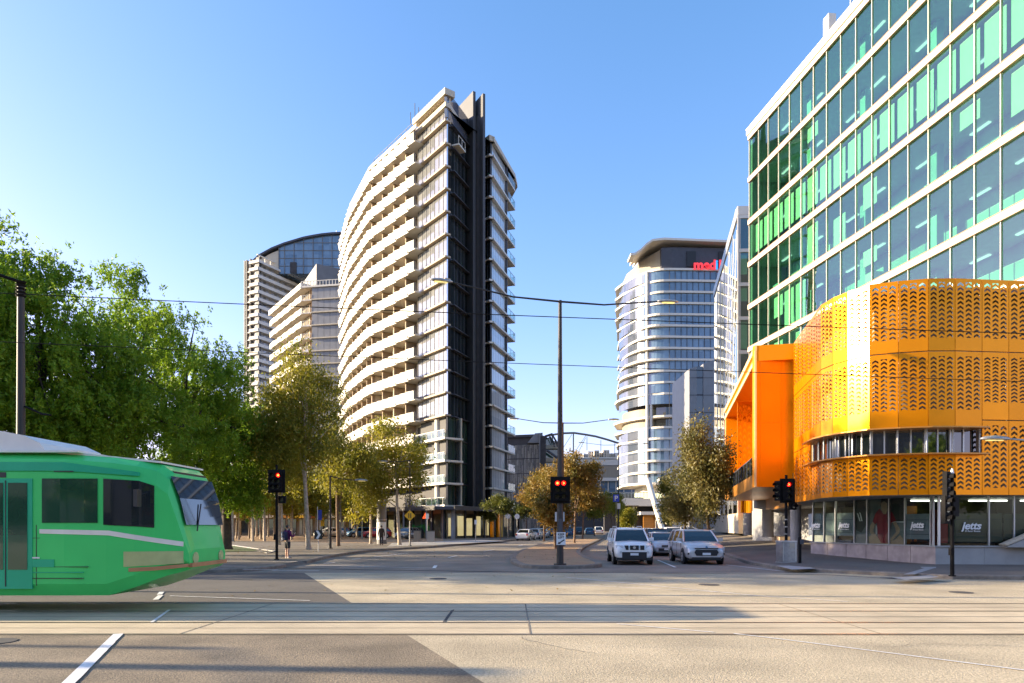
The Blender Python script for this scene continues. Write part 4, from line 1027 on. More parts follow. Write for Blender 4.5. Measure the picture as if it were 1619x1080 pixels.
def bank_tower():
    R = thing('bank_tower', 'rounded office tower with white bands, wavy roof and red lettering, standing on slanted legs', 'building')
    pl = [(41,262),(39.2,250),(39.6,244.5),(41.6,238.5),(44.6,233.6),(48.5,230.8),(53,230.1),(79,231.4),(79,262)]
    def curve(p): 
        a = smooth(p[1:8], 2); return [p[0]]+a+[p[-1]]
    def wave(off, k):
        q = []
        for i, (x, y) in enumerate(pl):
            d = off+(1.3*math.sin(k*.55+i*.9) if 1 <= i <= 5 else 0)
            c = Vector((60,250)); v = (Vector((x,y))-c).normalized(); q.append((x+v.x*d, y+v.y*d))
        return curve(q)
    zt = 88.4; fh = 3.8; NF = 19
    for k in range(NF+1):
        z = zt-fh*k
        if k in (12,): continue
        s = MB(); s.prism(wave(.7, k if k > 3 else 3), z-.32, z+.38); s.build('floor_band', 'white_render', R, recalc=True)
    for k in range(NF):
        z1 = zt-fh*k-.32; z0 = z1-fh+.7
        q = curve(pl)
        if k in (12,13): q = wave(-2.2, 0)
        g = MB(); n = len(q); vs = [(x,y,z0) for x,y in q]+[(x,y,z1) for x,y in q]
        fs = [(i,i+1,n+i+1,n+i) for i in range(n-1)]
        g.add(vs, [f for f in fs]); 
        for i, f in enumerate(fs): g.m[i] = 1 if i < 15 else 0
        g.build('window_band', ['tower_glass','tower_glass_pale'] if k not in (12,13) else ['dark_glass','beige_slat'], R)
    core = MB(); core.prism([(44,260),(45,242),(50,235),(76,235),(76,261)], 16, zt+8); core.build('core_wall', 'mid_grey', R, recalc=True)
    fr = Fr((53,230.0),(79,231.3))
    for i in range(13): m = MB(); m.fb(fr, i*2, i*2+.12, -.1, .1, 17, zt-.4); m.build('mullion', 'charcoal', R)
    m = MB()
    for px in (1024,1030): x = gx(px,231.5); m.cyl(x, 232.3, 17, zt, .5, n=8)
    m.build('column', 'white_render', R)
    c = MB(); c.prism([(49.5,236),(50.5,230.9),(54,230.4),(79,231.6),(79,258),(50,258)], zt+.5, zt+7.6, 0); c.build('crown_wall', 'charcoal', R, recalc=True)
    c = MB(); c.prism([(41.5,256),(41.3,246),(44.5,238),(50.5,231.8),(51,236),(49,258)], [zt+.5]*6, [zt+4.5,zt+4.2,zt+5.2,zt+7.4,zt+7.4,zt+6]); c.build('crown_screen', 'beige_slat', R, recalc=True)
    c = MB(); c.fb(fr, 6, 9, -.2, .12, zt+1, zt+6.2); c.fb(fr, 17, 21, -.2, .12, zt+2, zt+6.4); c.build('louvre', 'sign_black', R)
    # wavy roof: a slab whose left tip dips
    rf = MB(); prof = [(39.8,zt+4.3),(41.2,zt+4.4),(43,zt+5.6),(45,zt+7.6),(47.1,zt+9.0),(51,zt+9.5),(56,zt+9.3),(79.5,zt+8.4)]
    for (x0,a),(x1,b) in zip(prof[:-1],prof[1:]): rf.extr([(x0,228.8,a),(x1,228.8,b),(x1,228.8,b+.75),(x0,228.8,a+.75)], (0,30 if x0 > 47 else 7+(x0-40)*2.5,0))
    rf.build('roof', 'white_render', R, recalc=True)
    for s, x, mt in (('med',gx(1096,230),'red_sign'),('i',gx(1130.5,230),'blue_sign'),('bank',gx(1136,230),'red_sign')):
        if mt not in M: M[mt] = emis(mt, (1,.05,.06) if mt[0]=='r' else (.02,.35,.8), .35, (.75,.03,.04) if mt[0]=='r' else (.02,.25,.7))
        text(s, 4.3, R, (x,229.6,gz(426,230)), mt=mt, ext=.2, align='LEFT', bold=.12)
    b = MB(); b.prism([(46,256),(46,240),(52,234),(72,234),(72,258)], 11.5, 17.0); b.build('soffit', 'white_render', R, recalc=True)
    for (a, c_, r) in (((gx(1024,225),225,17.5),(gx(1048,218),218,.2),1.0),((gx(1043,226),226,17.5),(gx(1056,224),224,9),.95),((gx(1072,240),240,17.5),(gx(1085,232),232,.2),.95)):
        l = MB(); l.tube([a,c_], [r,r*.9], 12); l.build('slanted_leg', 'white_render', R)
    b = MB(); b.box(gx(1005,240), gx(1095,240), 240, 256, 0, 12); b.build('lobby_wall', 'dark_glass', R)
    return rebase(R, (58,245))
bank_tower()

def small_grey():
    R = thing('office_block', 'slim grey panelled building with a dark window strip in front of the white banded tower', 'building')
    A = Fr((gx(1090,150),150),(gx(1101,150),150)); Y = 150
    def X(p): return gx(p,Y)
    b = MB(); z0 = gz(583,Y); z1 = gz(568,Y)
    b.extr([(X(1090),Y,.2),(X(1101.5),Y,.2),(X(1101.5),Y,gz(579,Y)),(X(1090),Y,z0)], (0,16,0)); b.extr([(X(1112),Y,.2),(X(1140),Y,.2),(X(1140),Y,gz(565,Y)),(X(1112),Y,gz(575,Y))], (0,16,0)); b.build('wall', 'panel_grey', R, recalc=True)
    b = MB(); b.box(X(1101.5), X(1112), Y+.25, Y+15, .2, gz(579,Y)); b.build('window_strip', 'dark_glass', R)
    b = MB()
    for z in np.arange(4, 36, 3.8): b.box(X(1090)-.02, X(1101.5), Y-.05, Y+.1, z, z+.12); b.box(X(1112), X(1140), Y-.05, Y+.1, z, z+.12); b.box(X(1101.6), X(1111.9), Y+.15, Y+.3, z, z+.3)
    b.build('panel_joint', 'charcoal', R)
    return rebase(R, (42,158))
small_grey()

def screen_building():
    R = thing('office_block', 'grey mesh clad building with glazed stair end, right of the wedge tower', 'building')
    Y = 165
    def X(p): return gx(p,Y)
    A = Fr((X(795),Y+3),(X(858),Y))
    b = MB(); b.fb(A, 0, A.L, -14, -.6, .15, gz(688,Y)); b.build('core_wall', 'charcoal', R)
    s = MB(); rnd = random.Random(3); n = 46; w = A.L/n
    for i in range(n):
        z = .5
        while z < gz(702,Y):
            h = rnd.uniform(1.2,3.4); z2 = min(z+h, gz(702,Y)); s.fb(A, i*w+.02, (i+.55)*w, -.3, -.05+rnd.uniform(0,.12), z, z2-.06, rnd.randrange(3)); z = z2
    s.build('screen_slats', ['alu','panel_grey','concrete'], R)
    b = MB(); b.fb(A, 0, A.L, -.55, -.4, .5, gz(702,Y)); b.build('window', 'curtain_green', R)
    b = MB()
    for z in np.arange(3.8, 20, 3.6): b.fb(A, 0, A.L, -.5, .1, z, z+.18)
    b.build('floor_band', 'charcoal', R)
    b = MB(); b.fb(A, -.2, A.L*.78, -10, .1, gz(690,Y), gz(686,Y)); b.build('roof', 'charcoal', R)
    b = MB(); b.extr([(X(834),Y,gz(700,Y)),(X(858),Y,gz(700,Y)),(X(858),Y,gz(684,Y)),(X(846),Y,gz(685,Y))], (0,10,0)); b.box(X(852.6), X(854), Y-.5, Y+3, .15, gz(686,Y)); b.build('side_wall', 'panel_grey', R, recalc=True)
    b = MB(); b.box(X(854), X(863), Y-.3, Y+12, .15, gz(690,Y)); b.build('end_wall', 'dark_wall', R)
    b = MB()
    for i, z in enumerate(np.arange(8, 22, 3.2)): b.box(X(863), X(884), Y+1.5, Y+9, z, z+.9)
    b.build('balcony', 'cream_render', R)
    b = MB(); b.box(X(863), X(884), Y+3, Y+11, .2, gz(708,Y)); b.extr([(X(863),Y+3,gz(708,Y)),(X(884),Y+3,gz(708,Y)),(X(872),Y+3,gz(687,Y)),(X(863),Y+3,gz(692,Y))], (0,8,0)); b.build('stair_window', 'curtain_green', R, recalc=True)
    t = MB()
    t.tube([(X(862),Y-.3,gz(690,Y)),(X(872),Y-.3,gz(686,Y)),(X(884),Y-.3,gz(706,Y))], .25, 6); t.tube([(X(864),Y-.3,gz(712,Y)),(X(884),Y-.3,gz(726,Y))], .3, 6)
    for p, a, b_ in ((868,688,700),(872,687,706),(877,695,706)): t.tube([(X(p),Y-.3,gz(a,Y)),(X(p+5),Y+1,gz(b_,Y))], .12, 5)
    t.build('roof_truss', 'charcoal', R)
    return rebase(R, (2,170))
screen_building()

def stadium():
    R = thing('stadium', 'pale distant stadium with white stands and a thin arched roof truss', 'stadium')
    Y = 320
    def X(p, Y=Y): return gx(p,Y)
    def Z(p, Y=Y): return gz(p,Y)
    b = MB(); b.box(X(884), X(1000), Y, Y+40, 0, Z(733)); b.build('stand_wall', 'cream_render', R)
    b = MB(); b.box(X(884), X(1000), Y-8, Y, Z(738), Z(729)); b.box(X(884), X(1000), Y-6, Y, Z(727), Z(725)); b.build('upper_tier', 'white_render', R)
    b = MB(); b.extr([(X(935),Y-9,Z(757)),(X(1000),Y-9,Z(757)),(X(1000),Y-9,Z(739)),(X(938),Y-9,Z(739))], (0,5,0)); b.build('tier_underside', 'beige_slat', R, recalc=True)
    b = MB(); b.box(X(930), X(1010), Y-12, Y-8, Z(763), Z(758)); b.build('concourse_roof', 'white_render', R)
    b = MB(); b.box(X(930), X(1010), Y-10, Y-6, Z(783), Z(763)); b.build('concourse_glazing', 'tower_glass', R)
    for p in range(932, 1010, 12): b = MB(); b.box(X(p), X(p)+.4, Y-10.4, Y-10, Z(783), Z(763)); b.build('mullion', 'white_render', R)
    b = MB(); b.box(X(900), X(1010), Y-12, Y-9, 0, Z(783)); b.build('lower_wall', 'dark_wall', R)
    t = MB(); pts = [(855,692),(870,688),(890,685),(908,684.5),(925,687),(942,690),(960,695),(985,703),(1010,712)]
    t.tube([(X(a,300),300,Z(b_,300)) for a,b_ in pts], .45, 6)
    for p, a, c in ((906.5,685,718),(928,690,712),(950,696,715),(972,700,722)): t.tube([(X(p,300),300,Z(a,300)),(X(p,300),300,Z(c,300))], .3 if p < 910 else .14, 5)
    for (a,b_),(c,d) in (((904,687),(888,712)),((926,689),(908,716)),((926,692),(915,714))): t.tube([(X(a,300),300,Z(b_,300)),(X(c,300),300,Z(d,300))], .1, 4)
    t.build('roof_truss', 'fin_grey', R)
    return rebase(R, (35,330))
stadium()
def hill_flats():
    rnd = random.Random(9); Y = 420
    R = thing('apartment_block', 'distant white stepped flats seen over the stadium roof', 'building')
    x = 892
    while x < 985:
        w = rnd.uniform(6,11); top = 724-11*math.sin((x-885)/70*1.6)-rnd.uniform(-2,3)
        b = MB(); b.box(gx(x,Y), gx(x+w,Y), Y+rnd.uniform(0,10), Y+30, 0, gz(top,Y)); 
        o = b.build('wall', rnd.choice(['white_render','cream_render','white_render']), R)
        v = MB(); 
        for r in range(5):
            for c in range(2): v.box(gx(x+1.2+c*w*.45,Y), gx(x+2.4+c*w*.45,Y), Y-.3, Y, gz(top+3+r*4.2,Y)-1, gz(top+3+r*4.2,Y)+.3)
        v.build('window', 'dark_glass', o); x += w+.2
    return rebase(R, (50,435))
hill_flats()

def bridge():
    R = thing('footbridge', 'white curved elevated walkway with glass railing crossing the far end of the street', 'footbridge')
    Y = 230
    pts = [(952,782),(962,784),(980,787),(1010,788),(1045,789),(1080,789)]
    b = MB()
    for (a,y0),(c,y1) in zip(pts[:-1],pts[1:]): b.extr([(gx(a,Y),Y,gz(y0,Y)),(gx(c,Y),Y,gz(y1,Y)),(gx(c,Y),Y,gz(y1+11,Y)),(gx(a,Y),Y,gz(y0+ (6 if a<955 else 12),Y))], (0,8,0))
    b.extr([(gx(948,Y),Y,gz(778,Y)),(gx(953,Y),Y,gz(780,Y)),(gx(975,Y),Y,gz(800,Y)),(gx(950,Y),Y,gz(798,Y))], (0,7,0))
    b.build('deck', 'white_render', R, recalc=True)
    g = MB(); g.box(gx(956,Y), gx(1080,Y), Y+.2, Y+.3, gz(788,Y), gz(779,Y)); g.build('railing_glass', 'clear_glass', R)
    g = MB()
    for p in range(958, 1080, 5): g.box(gx(p,Y), gx(p,Y)+.12, Y+.1, Y+.3, gz(788,Y), gz(778,Y))
    g.box(gx(956,Y), gx(1080,Y), Y+.1, Y+.3, gz(779,Y), gz(778,Y)); g.build('railing', 'galv', R)
    g = MB()
    for p in (1003,1040,1068): g.box(gx(p,Y), gx(p+3,Y), Y+3, Y+4, 0, gz(796,Y))
    g.build('pier', 'concrete', R)
    g = MB(); g.box(gx(1010,Y), gx(1085,Y), Y-3, Y+4, gz(814,Y), gz(809,Y)); g.build('lower_deck', 'white_render', R)
    g = MB(); g.box(gx(960,Y), gx(1100,Y), Y+7, Y+9, 0, gz(795,Y)); g.build('rear_wall', 'dark_wall', R)
    g = MB(); g.box(gx(1022,Y), gx(1048,Y), Y+5, Y+6, 0, gz(812,Y)); g.build('shop_front', 'copper', R)
    return rebase(R, (45,234))
bridge()
# ------------------------------------------------------------------ trees
def crown_clusters(rng, R3, nl, ncl, lobe=(.34,.5), shell=(.55,1.0), flat=0.0):
    """cluster centres in a crown made of uneven lobes, centred on the origin, radii R3"""
    lobes = []
    for i in range(nl):
        d = rng.normal(size=3); d /= np.linalg.norm(d); d[2] = d[2]*.9
        r = rng.uniform(.45,.82); lobes.append((d*r, rng.uniform(*lobe)))
    lobes.append((np.zeros(3), .5))
    out = []
    for _ in range(ncl):
        c, lr = lobes[rng.integers(len(lobes))]; d = rng.normal(size=3); d /= np.linalg.norm(d)
        out.append(c+d*lr*rng.uniform(*shell))
    return np.array(out)*np.array(R3)
def leaves(rng, centers, per, spread, ll, lw, droop=0.0, strings=0.0):
    """leaf-sized quads round each cluster centre; droop turns them to hang"""
    n = len(centers)*per
    c = np.repeat(centers, per, axis=0)
    off = rng.normal(size=(n,3))*np.array(spread)
    if strings:      # hanging sprays
        ns = max(1, per//14); sid = rng.integers(0, ns, size=n)+np.repeat(np.arange(len(centers)), per)*ns
        so = rng.normal(size=(len(centers)*ns,3))*np.array(spread)*1.1; t = rng.random(n)
        ln = (rng.random(len(centers)*ns)*.7+.5)*strings
        off = so[sid]+rng.normal(size=(n,3))*.09; off[:,2] -= t*ln[sid]
    p = c+off
    a = rng.normal(size=(n,3)); a[:,2] -= droop; a /= np.linalg.norm(a,axis=1)[:,None]
    b = np.cross(a, rng.normal(size=(n,3))); b /= (np.linalg.norm(b,axis=1)[:,None]+1e-9)
    s = rng.uniform(.6,1.35,size=(n,1))
    a = a*ll*s*.5; b = b*lw*s*.5
    v = np.stack([p-a, p+b, p+a, p-b], axis=1).reshape(-1,3)
    return v
def leaf_object(name, v, mt, parent):
    n = len(v)//4; me = bpy.data.meshes.new(name)
    me.vertices.add(n*4); me.vertices.foreach_set('co', v.astype(np.float32).ravel())
    me.loops.add(n*4); me.loops.foreach_set('vertex_index', np.arange(n*4, dtype=np.int32))
    me.polygons.add(n); me.polygons.foreach_set('loop_start', np.arange(0,n*4,4,dtype=np.int32)); me.polygons.foreach_set('loop_total', np.full(n,4,dtype=np.int32))
    me.materials.append(M[mt]); me.update(calc_edges=True)
    o = bpy.data.objects.new(name, me); COL.objects.link(o); o.parent = parent; return o
def tree(label, loc, H, R, cz, leaf, bark='bark_brown', seed=1, ncl=120, per=120, spread=(.5,.5,.4), ll=.26, lw=.11, droop=.4, strings=0, trunk=.16, nl=9, lean=(0,0), group=None, stems=1, clip=None, branch=14, name='street_tree', cat='tree', Rz=None, low=None):
    rng = np.random.default_rng(seed); T = thing(name, label, cat, loc, 0, group)
    Rz = Rz or (H-cz)
    cl = crown_clusters(rng, (R,R,Rz), nl, ncl, lobe=((.2,.34) if strings else (.3,.46)), shell=(.8,1.05))+np.array([lean[0],lean[1],cz])
    cl[:,2] = np.minimum(cl[:,2], H-.2)
    if low is not None: cl = cl[cl[:,2] > low]
    v = leaves(rng, cl, per, spread, ll, lw, droop, strings)
    v = v[:len(v)//4*4]
    if low is not None:
        q = v.reshape(-1,4,3); q = q[q[:,:,2].min(axis=1) > max(.6, low-2.2)]; v = q.reshape(-1,3)
    leaf_object('crown', v, leaf, T)
    mb = MB(); rr = random.Random(seed)
    for st in range(stems):
        ox = (rr.uniform(-.25,.25) if stems > 1 else 0)
        mid = Vector((lean[0]*.45+ox*2+rr.uniform(-.1,.1), lean[1]*.45+rr.uniform(-.15,.15), cz*.55)); topp = Vector((lean[0]*.9+ox*3, lean[1], cz+Rz*.35))
        base = Vector((ox,0,-.1))
        mb.tube([base, base.lerp(mid,.08)+Vector((0,0,.02)), mid, mid.lerp(topp,.5)+Vector((rr.uniform(-.2,.2),rr.uniform(-.2,.2),0)), topp], [trunk*1.5, trunk*1.05, trunk*.8, trunk*.55, trunk*.2], 9)
        idx = rng.choice(len(cl), size=min(branch,len(cl)), replace=False)
        for i in idx:
            t = rr.uniform(.25,.9); s = mid.lerp(topp, t) if t > .3 else base.lerp(mid,.85); e = Vector(cl[i]); m = s.lerp(e,.5)+Vector((rr.uniform(-.3,.3),rr.uniform(-.3,.3),.15*R*rr.random()))
            r0 = trunk*.42*(1-t*.5); mb.tube([s, m, e], [r0, r0*.6, r0*.2], 6)
    mb.build('trunk', bark, T)
    return T
# big pepper trees on the left
GP = 'big drooping pepper trees behind the tram'
for (px, Y, top, R, sd, lb, nc) in ((-330,29,16.5,5.6,21,'big green weeping tree outside the left edge behind the tram pole',150),
        (-95,33,18.9,6.4,22,'big green weeping tree at the left edge with the highest crown',190),
        (60,36,18.5,5.8,23,'big green weeping tree right behind the dark tram pole',190),
        (190,40,19.0,5.9,24,'big green weeping tree in the middle of the row above the tram nose',190),
        (290,46,17.2,5.2,25,'green weeping tree with a sloping crown, second from the right of the row',170),
        (358,50,12.4,4.0,26,'smallest and rightmost of the green weeping trees, just left of the traffic light',130)):
    tree(lb, (gx(px,Y),Y,.15), top, R, top*.56, 'leaf_pepper', 'bark_dark', sd, ncl=int(nc*1.5), per=230, spread=(.42,.42,.34), ll=.23, lw=.085, droop=.7, strings=.5, trunk=.38, nl=22, group=GP, name='pepper_tree', branch=22, Rz=top*.44, low=3.2)
# gum trees behind the crossing
tree('tall olive gum tree with a pale slender trunk, behind the pedestrian with the backpack', (gx(488,50),50,.15), 16.6, 3.4, 9.2, 'leaf_gum', 'bark_pale', 31, ncl=150, per=170, spread=(.5,.5,.5), ll=.27, lw=.09, droop=1.0, trunk=.17, nl=10, lean=(-.3,0), group='gum trees', branch=20, Rz=7.0, low=3.4)
tree('olive gum tree between the tall gum and the golden tree', (gx(535,58),58,.15), 11.0, 2.6, 6.6, 'leaf_gum', 'bark_brown', 32, ncl=80, per=150, ll=.27, lw=.09, droop=1.0, trunk=.15, nl=8, group='gum trees', Rz=4.2, low=3)
tree('dark olive gum tree left of the tall gum, above the red traffic light', (gx(440,62),62,.15), 12.5, 2.6, 7.5, 'leaf_gum', 'bark_pale', 33, ncl=80, per=150, ll=.3, lw=.1, droop=1.0, trunk=.2, nl=8, group='gum trees', Rz=4.8, low=3)
tree('golden green tree with white forked branches in front of the tall wedge building', (gx(632,62),62,.15), 11.5, 3.1, 7.2, 'leaf_gold', 'bark_pale', 34, ncl=85, per=110, ll=.28, lw=.12, droop=.5, trunk=.16, nl=9, group='gum trees', branch=26, Rz=4.3, lean=(-.6,0), low=3)
tree('golden green tree just left of the round advertising column', (gx(586,66),66,.15), 10.0, 2.6, 5.6, 'leaf_gold', 'bark_pale', 35, ncl=70, per=120, ll=.28, lw=.12, droop=.5, trunk=.13, nl=8, group='gum trees', Rz=4.0, low=2.4)
# small round tree by the shop corner and its neighbour
for px, Y, top, R, lb, sd in ((791,84,5.9,1.75,'small round clipped tree at the shop corner',41),(832,92,5.4,1.7,'small round tree right of the shop corner, above the parked white cars',42),(770,100,5.2,1.5,'small round tree partly behind the shop corner',43)):
    tree(lb, (gx(px,Y),Y,.15), top, R, top-1.4, 'leaf_round', 'bark_brown', sd, ncl=45, per=120, spread=(.3,.3,.25), ll=.2, lw=.12, trunk=.07, nl=7, group='small round trees', Rz=1.3, branch=8)
# median trees
for px, Y, top, R, leafm, lb, sd in ((878,52,4.3,1.25,'leaf_rust','small tree on the median directly behind the signal pole',51),
        (908,70,9.2,2.7,'leaf_rust','tallest rust coloured tree on the median, right of the signal pole',52),
        (860,82,8.6,2.4,'leaf_rust','rust coloured tree left of the signal pole above the white cars',53),
        (921,92,8.2,2.6,'leaf_rust','rust and green tree on the far part of the median',54),
        (940,120,7.5,2.6,'leaf_gold','yellow green tree at the far end of the median',55),
        (966,135,8.2,2.6,'leaf_gold','pale yellow green tree beyond the median near the parking sign',56)):
    tree(lb, (gx(px,Y),Y,.15), top, R, top-R*1.05, leafm, 'bark_brown', sd, ncl=75, per=120, spread=(.4,.4,.35), ll=.27, lw=.13, trunk=.11, nl=9, group='median trees', branch=12, Rz=R*1.15)
# right hand trees
tree('tall grey green tree with rusty tips in front of the orange cube', (gx(1122,57),57,.55), 10.6, 2.1, 5.7, 'leaf_olive', 'bark_brown', 61, ncl=120, per=150, spread=(.42,.42,.45), ll=.26, lw=.1, droop=1.0, trunk=.14, nl=10, group='right footpath trees', lean=(-.6,0), branch=20, Rz=5.0, low=1.9)
tree('dark bushy tree left of the tall one by the orange cube', (gx(1082,72),72,.3), 8.6, 2.3, 4.6, 'leaf_olive', 'bark_dark', 62, ncl=90, per=130, ll=.27, lw=.11, trunk=.14, nl=8, group='right footpath trees', Rz=3.8, low=1.8)
tree('green tree at the far end of the right footpath under the white tower', (gx(1060,110),110,.3), 9.4, 3.0, 5.2, 'leaf_gum', 'bark_dark', 63, ncl=80, per=110, ll=.34, lw=.14, trunk=.14, nl=8, group='right footpath trees', Rz=4.0, low=1.8)
tree('far green tree right of the parking sign under the walkway', (gx(990,150),150,.1), 5.2, 1.8, 3.2, 'leaf_gum', 'bark_dark', 64, ncl=70, per=90, ll=.4, lw=.17, trunk=.14, nl=8, group='right footpath trees', Rz=3.0, low=1.2)
# grove of pale trunked plane trees on the left, copies of three grown ones
GG = 'grove of pale trunked trees'
g0 = [tree('pale trunked tree of the sunlit grove on the left', (gx(345,80),80,.15), 8.0, 1.7, 5.8, 'leaf_gold', 'bark_pale', 70+i, ncl=50, per=80, spread=(.35,.35,.35), ll=.3, lw=.16, trunk=.13, nl=8, group=GG, branch=9, Rz=2.7, name='plane_tree', low=2.9) for i in range(2)]
g0.append(tree('pale trunked tree of the sunlit grove on the left', (gx(430,84),84,.15), 8.6, 1.8, 6.0, 'leaf_gold', 'bark_pale', 73, ncl=50, per=80, ll=.3, lw=.15, trunk=.15, nl=8, group=GG, branch=9, Rz=3.0, name='plane_tree', low=2.9))
rr = random.Random(77); first = [True]*3; spots = []
for row, Y in enumerate((76, 84, 92, 101, 111)):
    for px in range(270, 560, 26 if row < 2 else 22):
        x = px+rr.uniform(-8,8)+row*5
        if 470 < x < 506 and row == 0: continue
        if x > 470 and row < 2: continue
        spots.append((x, Y+rr.uniform(-2.5,2.5)))
for i, (px, Y) in enumerate(spots):
    k = (0,1,0,2,1)[i%5]; loc = (gx(px,Y),Y,.15); rz = rr.uniform(0,6.28); s = rr.uniform(.85,1.15)
    if first[k]: first[k] = False; g0[k].location = loc; g0[k].rotation_euler = (0,0,rz)
    else: dup(g0[k], loc, rz, sc=s)
# far avenue trees on both sides of the shop street
tree('dark bushy tree behind the parked red car', (gx(560,118),118,.15), 9.5, 3.6, 5.8, 'leaf_gum', 'bark_brown', 81, ncl=80, per=100, ll=.4, lw=.18, trunk=.2, nl=8, Rz=3.8)
tree('golden tree far left behind the shops street', (gx(610,112),112,.15), 9.0, 3.2, 5.6, 'leaf_gold', 'bark_pale', 82, ncl=80, per=100, ll=.4, lw=.18, trunk=.2, nl=8, Rz=3.6)
for k,(px, Y) in enumerate(((300,128),(360,132),(420,126),(480,134),(240,130))):
    if k == 0: tb = tree('bushy tree in the far row behind the grove, second from its left end', (gx(px,Y),Y,.15), 11.5, 4.6, 6.6, 'leaf_gum', 'bark_dark', 85, ncl=110, per=90, ll=.45, lw=.2, trunk=.2, nl=9, Rz=5.4, group='far row behind the grove', low=1.5)
    else: dup(tb, (gx(px,Y),Y,.15), k*1.3, 'bushy tree in the far row behind the grove, %s' % ('','in the middle','second from its right end','rightmost','leftmost')[k])

# fallen leaves
rng = np.random.default_rng(5); LL = []
for (x0,x1,y0,y1,n,z) in ((-22,-4,34,60,2600,.17),(-40,-6,66,110,3000,.18),(-2,3,33,46,350,.165),(12,16,27,40,300,.17),(-9,9,18,27,160,.02)):
    c = np.stack([rng.uniform(x0,x1,n), rng.uniform(y0,y1,n), np.full(n,z)], 1)
    a = rng.normal(size=(n,3))*np.array([1,1,.12]); a /= np.linalg.norm(a,axis=1)[:,None]; b = np.cross(a, np.array([0,0,1.0])); s_ = rng.uniform(.03,.075,size=(n,1))
    LL.append(np.stack([c-a*s_, c+b*s_*.5, c+a*s_, c-b*s_*.5], 1).reshape(-1,3))
fl = leaf_object('fallen_leaves', np.concatenate(LL), 'leaf_rust', None); tag(fl, 'scattered brown leaves lying on the footpaths under the trees', 'leaves', kind='stuff')
